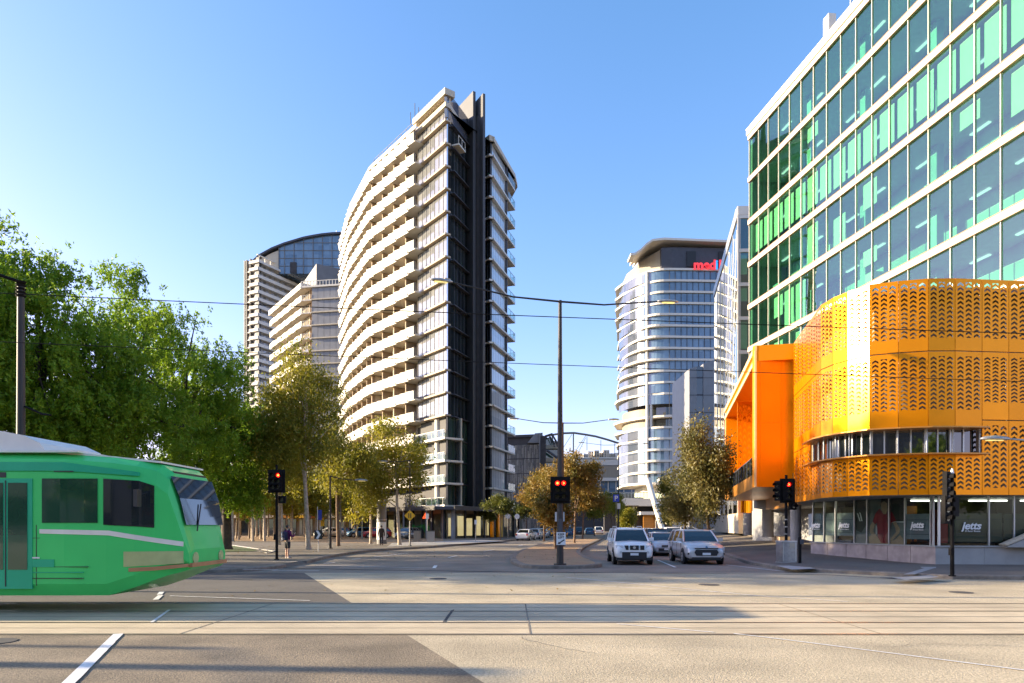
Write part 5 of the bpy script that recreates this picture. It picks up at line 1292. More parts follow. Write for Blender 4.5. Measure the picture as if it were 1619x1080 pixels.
# ------------------------------------------------------------------ tram
def tram():
    M['tram_green'] = mat('tram_green', (.06,.62,.15), .4, var=.05, scale=1.2, coat=.15, spec=.3)
    M['tram_teal'] = mat('tram_teal', (.02,.42,.21), .4, var=.08, scale=1.2, coat=.15, spec=.3)
    M['tram_cream'] = mat('tram_cream', (.80,.75,.66), .5, var=.06, scale=2)
    M['tram_yellow'] = mat('tram_yellow', (.62,.50,.05), .4)
    M['tram_glass'] = panes('tram_glass', (.012,.05,.028), (.04,.12,.065), .05, .45, .6)
    M['tram_amber'] = mat('tram_amber', (.45,.22,.10), .5)
    M['tram_dark'] = mat('tram_dark', (.03,.03,.03), .6)
    Y0, Y1 = 14.17, 16.85; yc = (Y0+Y1)/2; hw = (Y1-Y0)/2
    R = thing('tram', 'green tram with cream roof pod crossing at the left edge, its tapered nose pointing right', 'tram', (-14.9,yc,0))
    def ring(x, zb, zt, w, sh=.45, tuck=.12):
        h = []; sh = min(sh, (zt-zb)*.3); lw = min(.25, (zt-zb)*.3)
        for (y, z) in ((-w+tuck, zb),(-w, zb+lw),(-w, zt-sh),(-w*.93, zt-sh*.35),(-w*.72, zt),(w*.72, zt),(w*.93, zt-sh*.35),(w, zt-sh),(w, zb+lw),(w-tuck, zb)): h.append((x+14, y, z))
        return h
    xs = [(-31,.40,3.42,hw),(-9.6,.40,3.42,hw),(-8.4,.40,3.40,hw),(-7.55,.40,3.34,hw*.97),(-7.0,.58,3.27,hw*.93),(-6.6,.74,3.17,hw*.86),(-6.38,.82,2.98,hw*.80),(-6.22,.86,2.45,hw*.76),(-6.1,.9,1.85,hw*.72),(-6.0,.95,1.35,hw*.68)]
    b = MB(); b.loft([ring(*x) for x in xs], smooth=False); b.build('body', 'tram_green', R, recalc=True)
    def side(x0, x1, z0, z1, mt, nm, d=.012, y=None, par=None):
        q = MB(); q.box(x0+14, x1+14, -hw-d, -hw+.02, z0, z1); return q.build(nm, mt, par or R)
    side(-31, -9.6, 2.86, 2.97, 'tram_dark', 'gutter', .006)
    # side windows with dark rubber, cream rail between lights and toplights
    for i in range(7):
        x1 = -10.3-i*2.25; x0 = x1-2.1
        w = side(x0, x1, 1.92, 2.84, 'tram_glass', 'window', .01)
        side(x0+.02, x1-.02, 2.56, 2.60, 'tram_cream', 'window_bar', .022, par=w)
        side(x0-.03, x1+.03, 2.84, 2.875, 'tram_cream', 'window_frame', .016, par=w); side(x0-.03, x1+.03, 1.88, 1.92, 'tram_dark', 'window_frame', .016, par=w)
        side(x0-.03, x0, 1.92, 2.84, 'tram_dark', 'window_frame', .016, par=w)
    d = side(-10.15, -9.05, .55, 2.84, 'tram_teal', 'door', .014)
    side(-10.05, -9.65, .95, 2.75, 'tram_glass', 'door_glass', .022, par=d); side(-9.55, -9.15, .95, 2.75, 'tram_glass', 'door_glass', .022, par=d)
    def wid(x):
        for (x0,_,_,w0),(x1,_,_,w1) in zip(xs[:-1],xs[1:]):
            if x0 <= x <= x1: return w0+(w1-w0)*(x-x0)/(x1-x0)
        return xs[-1][3]
    def skin(cols, mt, nm, d=.014, par=None):
        '''panel lying on the side: cols = (x, z low, z high); follows the taper of the nose'''
        full = []
        for (xa,la,ha),(xb,lb,hb) in zip(cols[:-1],cols[1:]):
            k = max(1, int((xb-xa)/.12)); full += [(xa+(xb-xa)*i/k, la+(lb-la)*i/k, ha+(hb-ha)*i/k) for i in range(k)]
        full.append(cols[-1])
        for sy in (-1, 1):
            q = MB(); vs = []
            for x, l_, h_ in full:
                w_ = wid(x)
                vs += [(x+14, sy*(w_+d), l_), (x+14, sy*(w_+d), h_), (x+14, sy*(w_-.03), h_), (x+14, sy*(w_-.03), l_)]
            n = len(full); q.add(vs, [tuple(4*i+j for j in (0,1)) + tuple(4*(i+1)+j for j in (1,0)) for i in range(n-1)]+[(4*i+1,4*i+2,4*i+6,4*i+5) for i in range(n-1)]+[(4*i,4*i+4,4*i+7,4*i+3) for i in range(n-1)]+[(0,3,2,1),(4*n-4,4*n-3,4*n-2,4*n-1)])
            q.build(nm, mt, par or R, recalc=True)
    skin([(-31,3.0,3.2),(-8.4,3.0,3.0+.18),(-6.9,2.9,2.98)], 'tram_teal', 'roof_fascia', .02)
    skin([(-8.85,1.92,2.84),(-7.72,1.92,2.84)], 'tram_glass', 'cab_window')
    skin([(-7.6,1.88,2.84),(-6.9,1.84,2.80),(-6.62,1.82,2.70)], 'dark_glass', 'cab_window')
    ws = MB(); ws.loft([[(x+.045+14,-wy,z),(x+.045+14,0,z),(x+.045+14,wy,z)] for x,z,wy in ((-6.40,2.92,hw*.74),(-6.22,2.45,hw*.72),(-6.1,1.88,hw*.69))], close=False, caps=False, smooth=False); ws.build('windscreen', 'dark_glass', R)
    side(-31, -10.3, 1.69, 1.77, 'tram_yellow', 'stripe'); side(-31, -10.5, 1.32, 1.42, 'sign_white', 'stripe'); side(-9.9, -8.9, 1.18, 1.21, 'sign_white', 'stripe')
    side(-31, -8.0, .88, .90, 'tram_teal', 'stripe'); side(-31, -8.0, .76, .775, 'tram_dark', 'stripe'); side(-10.2,-8.6,1.0,1.16,'tram_teal','side_hatch')
    skin([(-8.9,1.70,1.79),(-7.5,1.66,1.76),(-6.1,1.42,1.52)], 'tram_cream', 'stripe')
    M['headlamp_tram'] = mat('headlamp_tram', (.45,.50,.22), .2)
    for sy in (-1, 1):
        h = MB(); h.disc((-6.07+14, sy*hw*.48, 1.16), .13, (1,0,0), .09, 14); h.build('headlight', 'headlamp_tram', R)
    skin([(-7.2,1.0,1.32),(-6.1,1.06,1.32)], 'headlamp_tram', 'nose_panel')
    skin([(-7.1,.90,.98),(-6.6,.92,1.0),(-6.02,.98,1.05)], 'tram_amber', 'bumper')
    s = MB(); s.box(-6.04+14,-5.95+14,-hw*.66,hw*.66,.97,1.06); s.build('bumper', 'tram_amber', R)
    for x in (-10.25,-8.98,-12.5,-14.8,-17.1):
        side(x, x+.015, .62, 1.88, 'tram_dark', 'panel_seam', .004)
    side(-8.9, -7.9, 1.0, 1.012, 'tram_dark', 'panel_seam', .004); side(-31, -8.9, 1.60, 1.61, 'tram_dark', 'panel_seam', .004)
    side(-8.6, -8.2, 2.98, 3.0, 'tram_dark', 'panel_seam', .02)
    wp_ = MB(); wp_.tube([(-6.02+14,-.5,1.75),(-6.12+14,-.1,2.35)], .015, 5); wp_.build('wiper', 'tram_dark', R)
    ds = MB(); ds.box(-6.66+14,-6.40+14,-.75,.75,2.86,3.04); ds.build('destination_box', 'tram_dark', R)
    dr = MB(); dr.box(-9.61,-9.59,-hw-.024,-hw,.6,2.8) if False else dr.box(-9.61+14,-9.59+14,-hw-.024,-hw,.6,2.8); dr.build('door_seam', 'tram_dark', R)
    # roof pod with louvres
    p = MB(); prof = [(-31,3.42),(-8.95,3.42),(-9.1,3.62),(-9.45,3.78),(-10.0,3.88),(-31,3.9)]
    p.extr([(x+14,-hw*.80,z) for x,z in prof], (0,hw*1.6,0)); pod = p.build('roof_pod', 'tram_cream', R, recalc=True)
    l = MB()
    for k in range(7): l.box(-20+14, -10.3+14, -hw*.80-.02, -hw*.80, 3.47+k*.055, 3.485+k*.055)
    l.build('louvre', 'tram_dark', pod)
    l = MB(); l.box(-31+14, -8.2+14, -hw*.9, hw*.9, 3.40, 3.44); l.extr([(-8.9+14,-hw*.78,3.41),(-6.6+14,-hw*.7,3.20),(-6.6+14,-hw*.7,3.24),(-8.9+14,-hw*.78,3.47)], (0,hw*1.5,0)); l.build('roof_edge', 'tram_cream', R, recalc=True)
    # running gear
    for x in (-12.2,-13.9,-20.4,-22.1):
        for sy in (-1,1):
            w = MB(); w.disc((x+14, sy*.72-.06, .34), .33, (0,1,0), .12, 20); w.build('wheel', 'steel_rail', R)
    u = MB(); u.box(-14.6+14, -11.5+14, -.9, .9, .3, .55); u.box(-22.8+14, -19.7+14, -.9, .9, .3, .55); u.box(-30+14, -8.6+14, -1.1, 1.1, .42, .7); u.box(-19+14,-15.5+14,-1.15,1.15,.25,.5); u.build('bogie', 'tram_dark', R)
    m = MB(); m.tube([(-6.9+14,-hw*.95,2.5),(-6.7+14,-hw-.25,2.6)], .02, 6); m.box(-6.78+14,-6.70+14,-hw-.33,-hw-.17,2.25,2.6); m.build('mirror', 'tram_dark', R)
    l = MB(); l.disc((-9.95+14+.0,-hw-.03,2.55), .035, (0,1,0), .03, 8); l.build('door_lamp', emis('amber', (1,.25,.02), 2), R)
tram()

# ------------------------------------------------------------------ cars
M['car_glass'] = mat('car_glass', (.012,.016,.018), .06, spec=.9, coat=.5)
M['trim_black'] = mat('trim_black', (.02,.02,.02), .5)
M['lamp_clear'] = mat('lamp_clear', (.55,.57,.58), .15, spec=.9)
M['lamp_red'] = mat('lamp_red', (.4,.01,.01), .2)
def paint(nm, c, metal=.0):
    if nm not in M: M[nm] = mat(nm, c, .28, metal, var=.03, coat=.6, spec=.5)
    return nm
paint('paint_car_white', (.82,.82,.80)); paint('paint_silver', (.58,.58,.57), .3); paint('paint_dark', (.03,.035,.045)); paint('paint_red', (.50,.012,.02)); paint('paint_blue', (.05,.16,.30)); paint('paint_grey', (.16,.17,.18), .4)
SPEC = {
 'suv':  dict(L=4.78,W=1.86,H=1.74,bon=1.07,belt=1.13,g0=1.12,g1=1.86,g2=4.45,g3=4.72,low=.30,wr=.38,wb=(.86,3.72),tail=1.13,rf=.84),
 'wagon':dict(L=4.88,W=1.90,H=1.66,bon=1.00,belt=1.10,g0=1.10,g1=1.95,g2=4.35,g3=4.78,low=.27,wr=.36,wb=(.90,3.74),tail=1.10,rf=.80),
 'sedan':dict(L=4.62,W=1.78,H=1.44,bon=.86,belt=.95,g0=1.15,g1=1.98,g2=3.15,g3=4.0,low=.20,wr=.32,wb=(.88,3.56),tail=1.02,rf=.74),
 'hatch':dict(L=4.15,W=1.74,H=1.48,bon=.90,belt=.98,g0=.95,g1=1.72,g2=3.55,g3=4.05,low=.20,wr=.32,wb=(.80,3.35),tail=1.0,rf=.76),
}
def car(label, kind, col, loc, rz=0.0, face='plain', group='cars', rails=False, name='car', cat='car', detail=True):
    s = SPEC[kind]; L,W,H = s['L'],s['W'],s['H']; w = W/2; T = thing(name, label, cat, loc, rz, group)
    lo = s['low']
    def ring(y, top, hw, bz, belt=None):
        zb = bz; b = belt or top
        return [(-hw*.80,y,zb),(-hw*.96,y,zb+.10),(-hw*1.0,y,zb+(b-zb)*.45),(-hw*.985,y,zb+(b-zb)*.78),(-hw*.90,y,b-.02),(-hw*.55,y,top+.02),(0,y,top+.045),(hw*.55,y,top+.02),(hw*.90,y,b-.02),(hw*.985,y,zb+(b-zb)*.78),(hw*1.0,y,zb+(b-zb)*.45),(hw*.96,y,zb+.10),(hw*.80,y,zb)]
    bo = s['bon']; be = s['belt']
    R_ = [ring(0.0, bo-.30, w*.80, lo+.08), ring(.06, bo-.17, w*.90, lo+.02), ring(.22, bo-.07, w*.965, lo), ring(.55, bo, w*.99, lo), ring(s['g0'], be-.02, w, lo, be), ring(L*.5, be, w, lo, be), ring(L-.75, s['tail']-.02, w, lo, s['tail']), ring(L-.2, s['tail']-.05, w*.97, lo+.03), ring(L-.04, s['tail']-.12, w*.92, lo+.08), ring(L, s['tail']-.3, w*.86, lo+.15)]
    b = MB(); b.loft(R_); b.build('body', col, T, recalc=True)
    # greenhouse
    r = s['rf']
    def g(y, z, hw): return (y, z, hw)
    gh = MB(); zt = H-.03; zb = be-.03
    lo_ = [(-w*.90,s['g0'],zb),(w*.90,s['g0'],zb),(w*.90,s['g3'],zb),(-w*.90,s['g3'],zb)]
    mid = [(-w*.82,s['g1']*.45+s['g0']*.55,zb+(zt-zb)*.5),(w*.82,s['g1']*.45+s['g0']*.55,zb+(zt-zb)*.5),(w*.82,s['g3']*.6+s['g2']*.4,zb+(zt-zb)*.5),(-w*.82,s['g3']*.6+s['g2']*.4,zb+(zt-zb)*.5)]
    up = [(-w*.72,s['g1'],zt),(w*.72,s['g1'],zt),(w*.72,s['g2'],zt),(-w*.72,s['g2'],zt)]
    gh.loft([lo_,mid,up], smooth=False); gh.build('window', 'car_glass', T, recalc=True)
    rf = MB(); a = .02
    rr_ = []
    for y, z in ((s['g1']-.06,zt-.02),(s['g1']+.15,zt+.025),((s['g1']+s['g2'])/2,zt+.05),(s['g2']-.1,zt+.03),(s['g2']+.06,zt-.02)):
        rr_.append([(-w*.745,y,z-.03),(-w*.60,y,z+.015),(0,y,z+.03),(w*.60,y,z+.015),(w*.745,y,z-.03),(0,y,z-.05)])
    rf.loft(rr_); rf.build('roof', col, T, recalc=True)
    pl = MB()
    for sx in (-1,1):
        P = lambda i: Vector(lo_[i])*1.0
        A0 = Vector((sx*w*.90,s['g0'],zb)); A1 = Vector((sx*w*.82,s['g1']*.45+s['g0']*.55,zb+(zt-zb)*.5)); A2 = Vector((sx*w*.725,s['g1'],zt))
        pl.tube([A0,A1,A2], .045, 6)
        C0 = Vector((sx*w*.90,s['g3'],zb)); C1 = Vector((sx*w*.82,s['g3']*.6+s['g2']*.4,zb+(zt-zb)*.5)); C2 = Vector((sx*w*.725,s['g2'],zt))
        pl.tube([C0,C1,C2], .07, 6)
        for f in ((.40,.72) if kind != 'sedan' else (.50,)):
            y = s['g0']+(s['g3']-s['g0'])*f; pl.tube([(sx*w*.905,y,zb),(sx*w*.825,y,zb+(zt-zb)*.5),(sx*w*.725,y-.0,zt)], .035, 5)
        pl.tube([A2,C2], .035, 5)
    pl.build('pillar', col, T)
    for y in s['wb']:
        for sx in (-1,1):
            ar = MB(); ar.disc((sx*(w+.006)-sx*.03,y,s['wr']+.01), s['wr']+.07, (sx,0,0), .03, 20); ar.build('wheel_arch', 'trim_black', T)
            wh = MB(); rad = s['wr']; q = sx*(w-.20)
            wh.tube([(q,y,rad),(q+sx*.02,y,rad),(q+sx*.20,y,rad),(q+sx*.22,y,rad)], [rad*.9,rad,rad,rad*.9], 20); wo = wh.build('wheel', 'rubber', T)
            rm = MB(); rm.disc((q+sx*.222,y,rad), rad*.62, (sx,0,0), .012, 16); 
            ri = rm.build('rim', 'alu', wo)
            if detail:
                sp = MB()
                for k in range(5):
                    a = k*math.pi*2/5+.3; 
                    ca, sa = math.cos(a+.62), math.sin(a+.62); sp.disc((q+sx*.232,y+ca*rad*.40,rad+sa*rad*.40), rad*.12, (sx,0,0), .006, 6)
                sp.build('rim_opening', 'trim_black', wo)
    for sx in (-1,1):
        m = MB(); m.loft([[(sx*(w*.90),s['g0']+.30,be-.02),(sx*(w*.90),s['g0']+.42,be-.02),(sx*(w*.90),s['g0']+.42,be+.14),(sx*(w*.90),s['g0']+.30,be+.14)],[(sx*(w+.19),s['g0']+.25,be),(sx*(w+.19),s['g0']+.38,be),(sx*(w+.19),s['g0']+.38,be+.17),(sx*(w+.19),s['g0']+.25,be+.17)]], smooth=False); m.build('mirror', col, T, recalc=True)
    # front face
    fz = bo
    def fb(x0,x1,z0,z1,mt,nm,y0=-.02,y1=.1,par=None): q = MB(); q.box(x0,x1,y0,y1,z0,z1); return q.build(nm, mt, par or T)
    for sx in (-1,1):
        h = MB()
        if face == 'suv': h.extr([(sx*w*.55,-.0,fz-.32),(sx*w*.90,.10,fz-.30),(sx*w*.93,.13,fz-.12),(sx*w*.60,.02,fz-.13)], (0,.12,0))
        else: h.extr([(sx*w*.50,.0,fz-.30),(sx*w*.93,.12,fz-.26),(sx*w*.95,.20,fz-.14),(sx*w*.62,.03,fz-.19)], (0,.12,0))
        h.build('headlight', 'lamp_clear', T, recalc=True)
        t = MB(); t.box(sx*w*.70, sx*w*.90, L-.06, L+.015, s['tail']-.36, s['tail']-.12); t.build('tail_light', 'lamp_red', T)
        t = MB(); t.disc((sx*w*.68, .01, lo+.32), .06, (0,-1,0), .035, 10); t.build('fog_light', 'lamp_clear', T)
    if face == 'suv':
        for (a, c) in ((-.50,-.30),(-.22,.22),(.30,.50)):
            q = MB(); sk = .07 if a < -.25 else (-.07 if a > .25 else 0)
            q.extr([(w*a+sk*(a<0)*1.0,-.025,fz-.34),(w*c-(.0),-.025,fz-.34),(w*c+(0),-.025,fz-.13),(w*a,-.025,fz-.13)], (0,.1,0)); q.build('grille', 'trim_black', T, recalc=True)
        e = MB(); e.disc((0,-.02,fz-.23), .065, (0,-1,0), .02, 16); e.build('emblem', 'alu', T)
        fb(-w*.62, w*.62, lo+.0, lo+.33, 'trim_black', 'bumper_intake', -.03); fb(-w*.9, w*.9, lo-.06, lo+.06, 'trim_black', 'bumper_lip', .02, .3)
    elif face == 'wagon':
        fb(-w*.58, w*.58, fz-.235, fz-.19, 'trim_black', 'grille', -.03); fb(-w*.60, w*.60, fz-.19, fz-.175, 'alu', 'grille_trim', -.035)
        q = MB(); q.extr([(-w*.50,-.03,lo+.17),(w*.50,-.03,lo+.17),(w*.60,-.03,lo+.33),(w*.52,-.03,lo+.46),(-w*.52,-.03,lo+.46),(-w*.60,-.03,lo+.33)], (0,.1,0)); q.build('grille', 'trim_black', T, recalc=True)
        fb(-w*.92, -w*.66, lo+.22, lo+.30, 'trim_black', 'bumper_intake', .03, .2); fb(w*.66, w*.92, lo+.22, lo+.30, 'trim_black', 'bumper_intake', .03, .2)
        fb(-w*.72, w*.72, lo-.02, lo+.10, 'trim_black', 'bumper_lip', -.03, .3)
        e = MB(); e.disc((0,-.02,fz-.15), .06, (0,-1,0), .02, 12); e.build('emblem', 'paint_blue', T)
    else:
        fb(-w*.38, w*.38, fz-.30, fz-.18, 'trim_black', 'grille', -.025); fb(-w*.6, w*.6, lo+.10, lo+.28, 'trim_black', 'bumper_intake', -.025)
        fb(-w*.38, w*.38, fz-.245, fz-.235, 'alu', 'grille_trim', -.03)
    fb(-.19, .19, lo+.17 if face != 'wagon' else lo+.2, lo+.28 if face != 'wagon' else lo+.31, 'sign_white', 'number_plate', -.045, -.02)
    fb(-.19, .19, .75, .86, 'sign_white', 'number_plate', L, L+.02)
    sh = MB(); sh.box(-w*.85, w*.85, .3, L-.3, lo-.08, lo+.1); sh.build('underbody', 'trim_black', T)
    dh = MB()
    for sx in (-1,1):
        dh.box(sx*(w+.002), sx*(w+.02), s['g0']+1.0, s['g0']+1.18, be-.16, be-.12); dh.box(sx*(w+.002), sx*(w+.02), s['g0']+1.95, s['g0']+2.13, be-.16, be-.12)
    dh.build('door_handle', col, T)
    dl = MB()
    for sx in (-1,1):
        for y in (s['g0']+.22, s['g0']+1.25, s['g0']+2.25): dl.box(sx*(w-.02), sx*(w+.0015), y, y+.012, lo+.1, be-.08)
    dl.build('door_seam', 'trim_black', T)
    if rails:
        rl = MB()
        for sx in (-1,1): rl.tube([(sx*w*.68,s['g1']+.2,H+.0),(sx*w*.68,s['g1']+.35,H+.09),(sx*w*.68,s['g2']-.5,H+.09),(sx*w*.68,s['g2']-.3,H+.0)], .025, 6)
        rl.build('roof_rail', 'alu', T)
    # seats and wheel seen through the glass are dark shapes behind the windscreen
    return T
Q = 'cars queued at the lights'
c1 = car('white four wheel drive with roof rails, first in the left lane', 'suv', 'paint_car_white', (gx(1003,32.3),32.3,0), math.radians(-3), 'suv', Q, True)
c2 = car('silver family wagon with wide lower grille, first in the right lane at the red light', 'wagon', 'paint_silver', (gx(1117,32.6),32.6,0), math.radians(-2), 'wagon', Q)
car('small silver sedan waiting between and behind the two front cars', 'sedan', 'paint_silver', (gx(1055,42.2),42.2,0), math.radians(-3), 'plain', Q)
car('dark blue wagon behind the small silver sedan', 'wagon', 'paint_dark', (gx(1044,48.5),48.5,0), math.radians(-5), 'plain', Q)
tx = car('pale taxi behind the white four wheel drive, with a yellow roof sign', 'sedan', 'paint_car_white', (gx(1009,41),41.5,0), math.radians(-4), 'plain', Q, name='taxi', cat='taxi')
b = MB(); b.box(-.35,.35,2.2,2.4,1.47,1.62); b.build('roof_sign', 'yellow_paint', tx)
car('grey wagon half hidden behind the taxi', 'wagon', 'paint_grey', (gx(1020,56),56,0), math.radians(-8), 'plain', Q)
car('white four wheel drive in the queue, behind the dark blue wagon', 'suv', 'paint_car_white', (gx(1068,66),66,0), math.radians(-8), 'suv', Q)
car('dark grey sedan right behind the silver wagon', 'sedan', 'paint_dark', (gx(1082,54),54,0), math.radians(-6), 'plain', Q)
car('white wagon turned side on at the far right behind the silver wagon', 'wagon', 'paint_car_white', (gx(1123,82),82,.1), math.radians(70), 'plain', Q)
G2 = 'parked cars on the left street'
for px, Y, kd, cl, rz, lb in ((838,92,'sedan','paint_car_white',165,'white sedan parked nearest on the far left kerb, tail towards the crossing'),
        (851,101,'hatch','paint_car_white',168,'white hatchback parked second from the front in the white row'),
        (861,110,'hatch','paint_car_white',170,'white hatchback parked third in the white row'),
        (873,118,'suv','paint_grey',172,'grey wagon parked fourth, left of the signal pole'),
        (899,122,'suv','paint_blue',175,'blue wagon parked just right of the signal pole'),
        (915,134,'wagon','paint_dark',176,'dark wagon parked right of the blue wagon'),
        (931,142,'hatch','paint_blue',176,'small blue car parked near the far end of the median'),
        (945,150,'suv','paint_car_white',176,'white van like wagon parked beyond the median end')):
    car(lb, kd, cl, (gx(px,Y),Y,.0), math.radians(rz), 'plain', G2, detail=False)
for px, Y, kd, cl, rz, lb in ((572,97,'hatch','paint_red',-68,'red hatchback parked side on under the trees'),
        (548,104,'hatch','paint_blue',-60,'small blue hatchback parked left of the red one'),
        (520,106,'sedan','paint_grey',-62,'grey sedan parked behind the arrow sign'),
        (497,104,'sedan','paint_car_white',-62,'white sedan parked left of the arrow sign under the trees'),
        (632,88,'hatch','paint_grey',-20,'dark grey hatchback parked left of the shop corner')):
    car(lb, kd, cl, (gx(px,Y),Y,.16), math.radians(rz), 'plain', 'cars parked under the trees', detail=False)
# ------------------------------------------------------------------ lamps, signals, signs, bins, wires
M['lamp_on_red'] = emis('lamp_on_red', (1,.006,.004), 1.1, (.3,0,0))
M['lamp_red_core'] = emis('lamp_red_core', (1,.12,.02), 3.0, (.4,.05,0))
M['street_lamp_lens'] = emis('street_lamp_lens', (1,.8,.35), .25, (.6,.55,.35))
M['lens_off'] = mat('lens_off', (.03,.02,.02), .15, spec=.8)
def lamp_head(mb, a, dirv, s=1.0):
    d = Vector(dirv).normalized(); side = d.cross(Vector((0,0,1))).normalized(); a = Vector(a)
    rings = []
    for t, w, h in ((0,.05,.05),(.12,.11,.09),(.45,.17,.12),(.8,.14,.09),(.95,.05,.04)):
        c = a+d*t*s; rings.append([c+side*w*s, c+Vector((0,0,h*s)), c-side*w*s, c-Vector((0,0,h*.5*s))])
    mb.loft(rings)
    return a+d*.5*s
def street_lamp(label, base, H, arms, r=.1, mt='pole_brown', group='street lamps', s=1.0):
    T = thing('street_lamp', label, 'street lamp', base, 0, group)
    p = MB(); p.tube([(0,0,0),(0,0,1.2),(0,0,H)], [r*1.15,r,r*.55], 12); p.cyl(0,0,0,.06,r*2,n=12); p.build('pole', mt, T)
    for (dx,dy,dz) in arms:
        e = Vector((dx,dy,H-.05+dz)); st = Vector((0,0,H-.05)); m = st.lerp(e,.45)+Vector((0,0,-.10*Vector((dx,dy)).length/3))
        a = MB(); a.tube([st, st.lerp(m,.5), m, e], [.045,.042,.036,.03], 7); ao = a.build('arm', mt, T)
        h = MB(); q = lamp_head(h, e, (dx,dy,dz*.2), s); ho = h.build('lamp_head', 'galv', T)
        l = MB(); dv = Vector((dx,dy,0)).normalized(); l.loft([[q+dv*t+Vector((x,y,-.055-dd)) for x,y,dd in ((.10*math.cos(k),.10*math.sin(k),0) for k in (0,1.57,3.14,4.71))] for t in (-.22*s,.22*s)]); l.build('lamp_glass', 'street_lamp_lens', ho, recalc=True)
    return T
Yp = 30.0
lampA = street_lamp('tall double armed street lamp on the tip of the median, red signal on its pole', (gx(885.5,Yp),Yp,.15), gz(475,Yp)-.15, [(-4.6,-1.4,.35),(4.35,.35,.12)], .14)
street_lamp('second double armed street lamp farther along the median', (gx(890,58),58,.15), gz(668,58)-.15, [(-3.7,0,.35),(3.8,-.2,.25)], .12)
street_lamp('third street lamp far along the median, arms over the road by the parking sign', (gx(978,112),112,.0), gz(703,112), [(-5.6,0,.35),(4,0,.2)], .12)
street_lamp('dark street lamp post under the gum tree, left of the pedestrian in dark clothes', (gx(522,52),52,.15), gz(752,52)-.15, [(1.9,0,-.3)], .10)
street_lamp('thin street lamp post with the yellow diamond sign', (gx(648,59),59,.15), gz(727,59)-.15, [(-1.9,0,-.1)], .075)
street_lamp('street lamp whose arm reaches in from the right edge', (18.6,22.5,.15), gz(694,22.5)-.15, [(-2.2,0,.05)], .10, 'galv')
# tram overhead pole at the left, with insulator collars and a bracket arm
tp = thing('tram_pole', 'thick dark tram wire pole with ringed top rising behind the tram', 'pole', (gx(33,19.5),19.5,0), 0, 'tram wire poles')
p = MB(); p.tube([(0,0,0),(0,0,4),(0,0,gz(450,19.5))], [.13,.115,.09], 14); p.build('pole', 'pole_brown', tp)
p = MB()
for k in range(5): p.cyl(0,0,gz(470,19.5)+k*.1,gz(470,19.5)+k*.1+.05,.11,.14,n=14)
p.build('collar', 'black_paint', tp)
p = MB(); p.tube([(0,0,gz(446,19.5)),(-1.3,-1.2,gz(430,19.5)),(-3.2,-3.0,gz(418,19.5))], .045, 7); p.build('bracket_arm', 'black_paint', tp)
p = MB(); p.tube([(0,0,gz(640,19.5)),(.5,.0,gz(652,19.5)),(.62,0,gz(655,19.5))], [.03,.03,.03], 6); lamp_head(p, (.55,0,gz(655,19.5)), (1,0,-.1), .35); p.build('side_lamp', 'black_paint', tp)
tp2 = dup(tp, (-33.7,12.35,0), 1.0, 'tram wire pole outside the left edge whose shadow crosses the near asphalt', (1,1,.86))
tp3 = dup(tp, (-27.5,10.55,0), .4, 'stout tram wire pole outside the left edge casting the thick near shadow', (2.0,2.0,.8))
# overhead wires
W_ = [((0,463,12.3),(1619,527,12.3),.008,'upper tram wire crossing in front of the whole street'),((0,540,15.5),(1619,603,15.5),.008,'lower tram wire crossing in front of the whole street')]
for (a,b_,r,lb) in W_:
    def pt(q): return Vector((gx(q[0],q[2]),q[2],gz(q[1],q[2])))
    A_, B_ = pt(a), pt(b_); d = B_-A_; P0 = A_-d*.9; P1 = B_+d*.9
    mb = MB(); n = 24; mb.tube([P0.lerp(P1,i/n)+Vector((0,0,-.28*(1-(2*i/n-1)**2)+.24)) for i in range(n+1)], r, 6)
    o = mb.build('overhead_wire', 'black_paint'); tag(o, lb, 'wire', 'tram wires')
def signal(T, x, y, z, cols, on, w=.26, rows=3, face=-1, rz=0, plate=True, arrows=(), name='signal_head'):
    """signal head hung in T; cols x rows lenses with hoods; on = set of lit (col,row)"""
    W2 = cols*w/2+.06; H2 = rows*.29/2+.06
    S = empty(name, (x,y,z), rz); S.parent = T
    b = MB()
    if plate: b.box(-W2-.1, W2+.1, .02, .05, -H2-.09, H2+.09)
    b.box(-W2+.02, W2-.02, -.12, .02, -H2+.02, H2-.02); b.build('backboard', 'black_paint', S)
    for c in range(cols):
        for r in range(rows):
            cx = (c-(cols-1)/2)*w; cz = ((rows-1)/2-r)*.29; lit = (c,r) in on
            l = MB(); l.disc((cx,-.12,cz), .10, (0,-1,0), .012, 18); l.build('lens', 'lens_off' if not lit else 'lamp_on_red', S)
            if lit:
                k = MB()
                if (c,r) in arrows: k.extr([(cx-.05,-.136,cz+.05),(cx,-.136,cz+.05),(cx+.06,-.136,cz),(cx,-.136,cz-.05),(cx-.05,-.136,cz-.05),(cx+.01,-.136,cz)], (0,-.004,0))
                else: k.disc((cx,-.133,cz), .055, (0,-1,0), .006, 14)
                k.build('lens_glow', 'lamp_red_core', S)
            h = MB(); seg = 10
            ro = [(cx+.115*math.cos(a),-.12,cz+.115*math.sin(a)) for a in [math.radians(-20+220*i/seg) for i in range(seg+1)]]
            ri = [(a,-.30,c_) for a,_,c_ in ro]; h.add(ro+ri, [(i,i+1,seg+2+i,seg+1+i) for i in range(seg)]); h.build('hood', 'black_paint', S)
    return S
YP = Yp
T = thing('traffic_light', 'red traffic signal with two lit lamps on the median lamp post', 'traffic light', (gx(885.5,YP),YP-.16,0), 0, 'traffic lights')
signal(T, 0, -.02, gz(775,YP), 2, {(0,0),(1,0)}, w=.27, arrows={(1,0)})
br = MB(); br.box(-.05,.05,.0,.06,gz(790,YP),gz(760,YP)); br.build('bracket', 'black_paint', T)
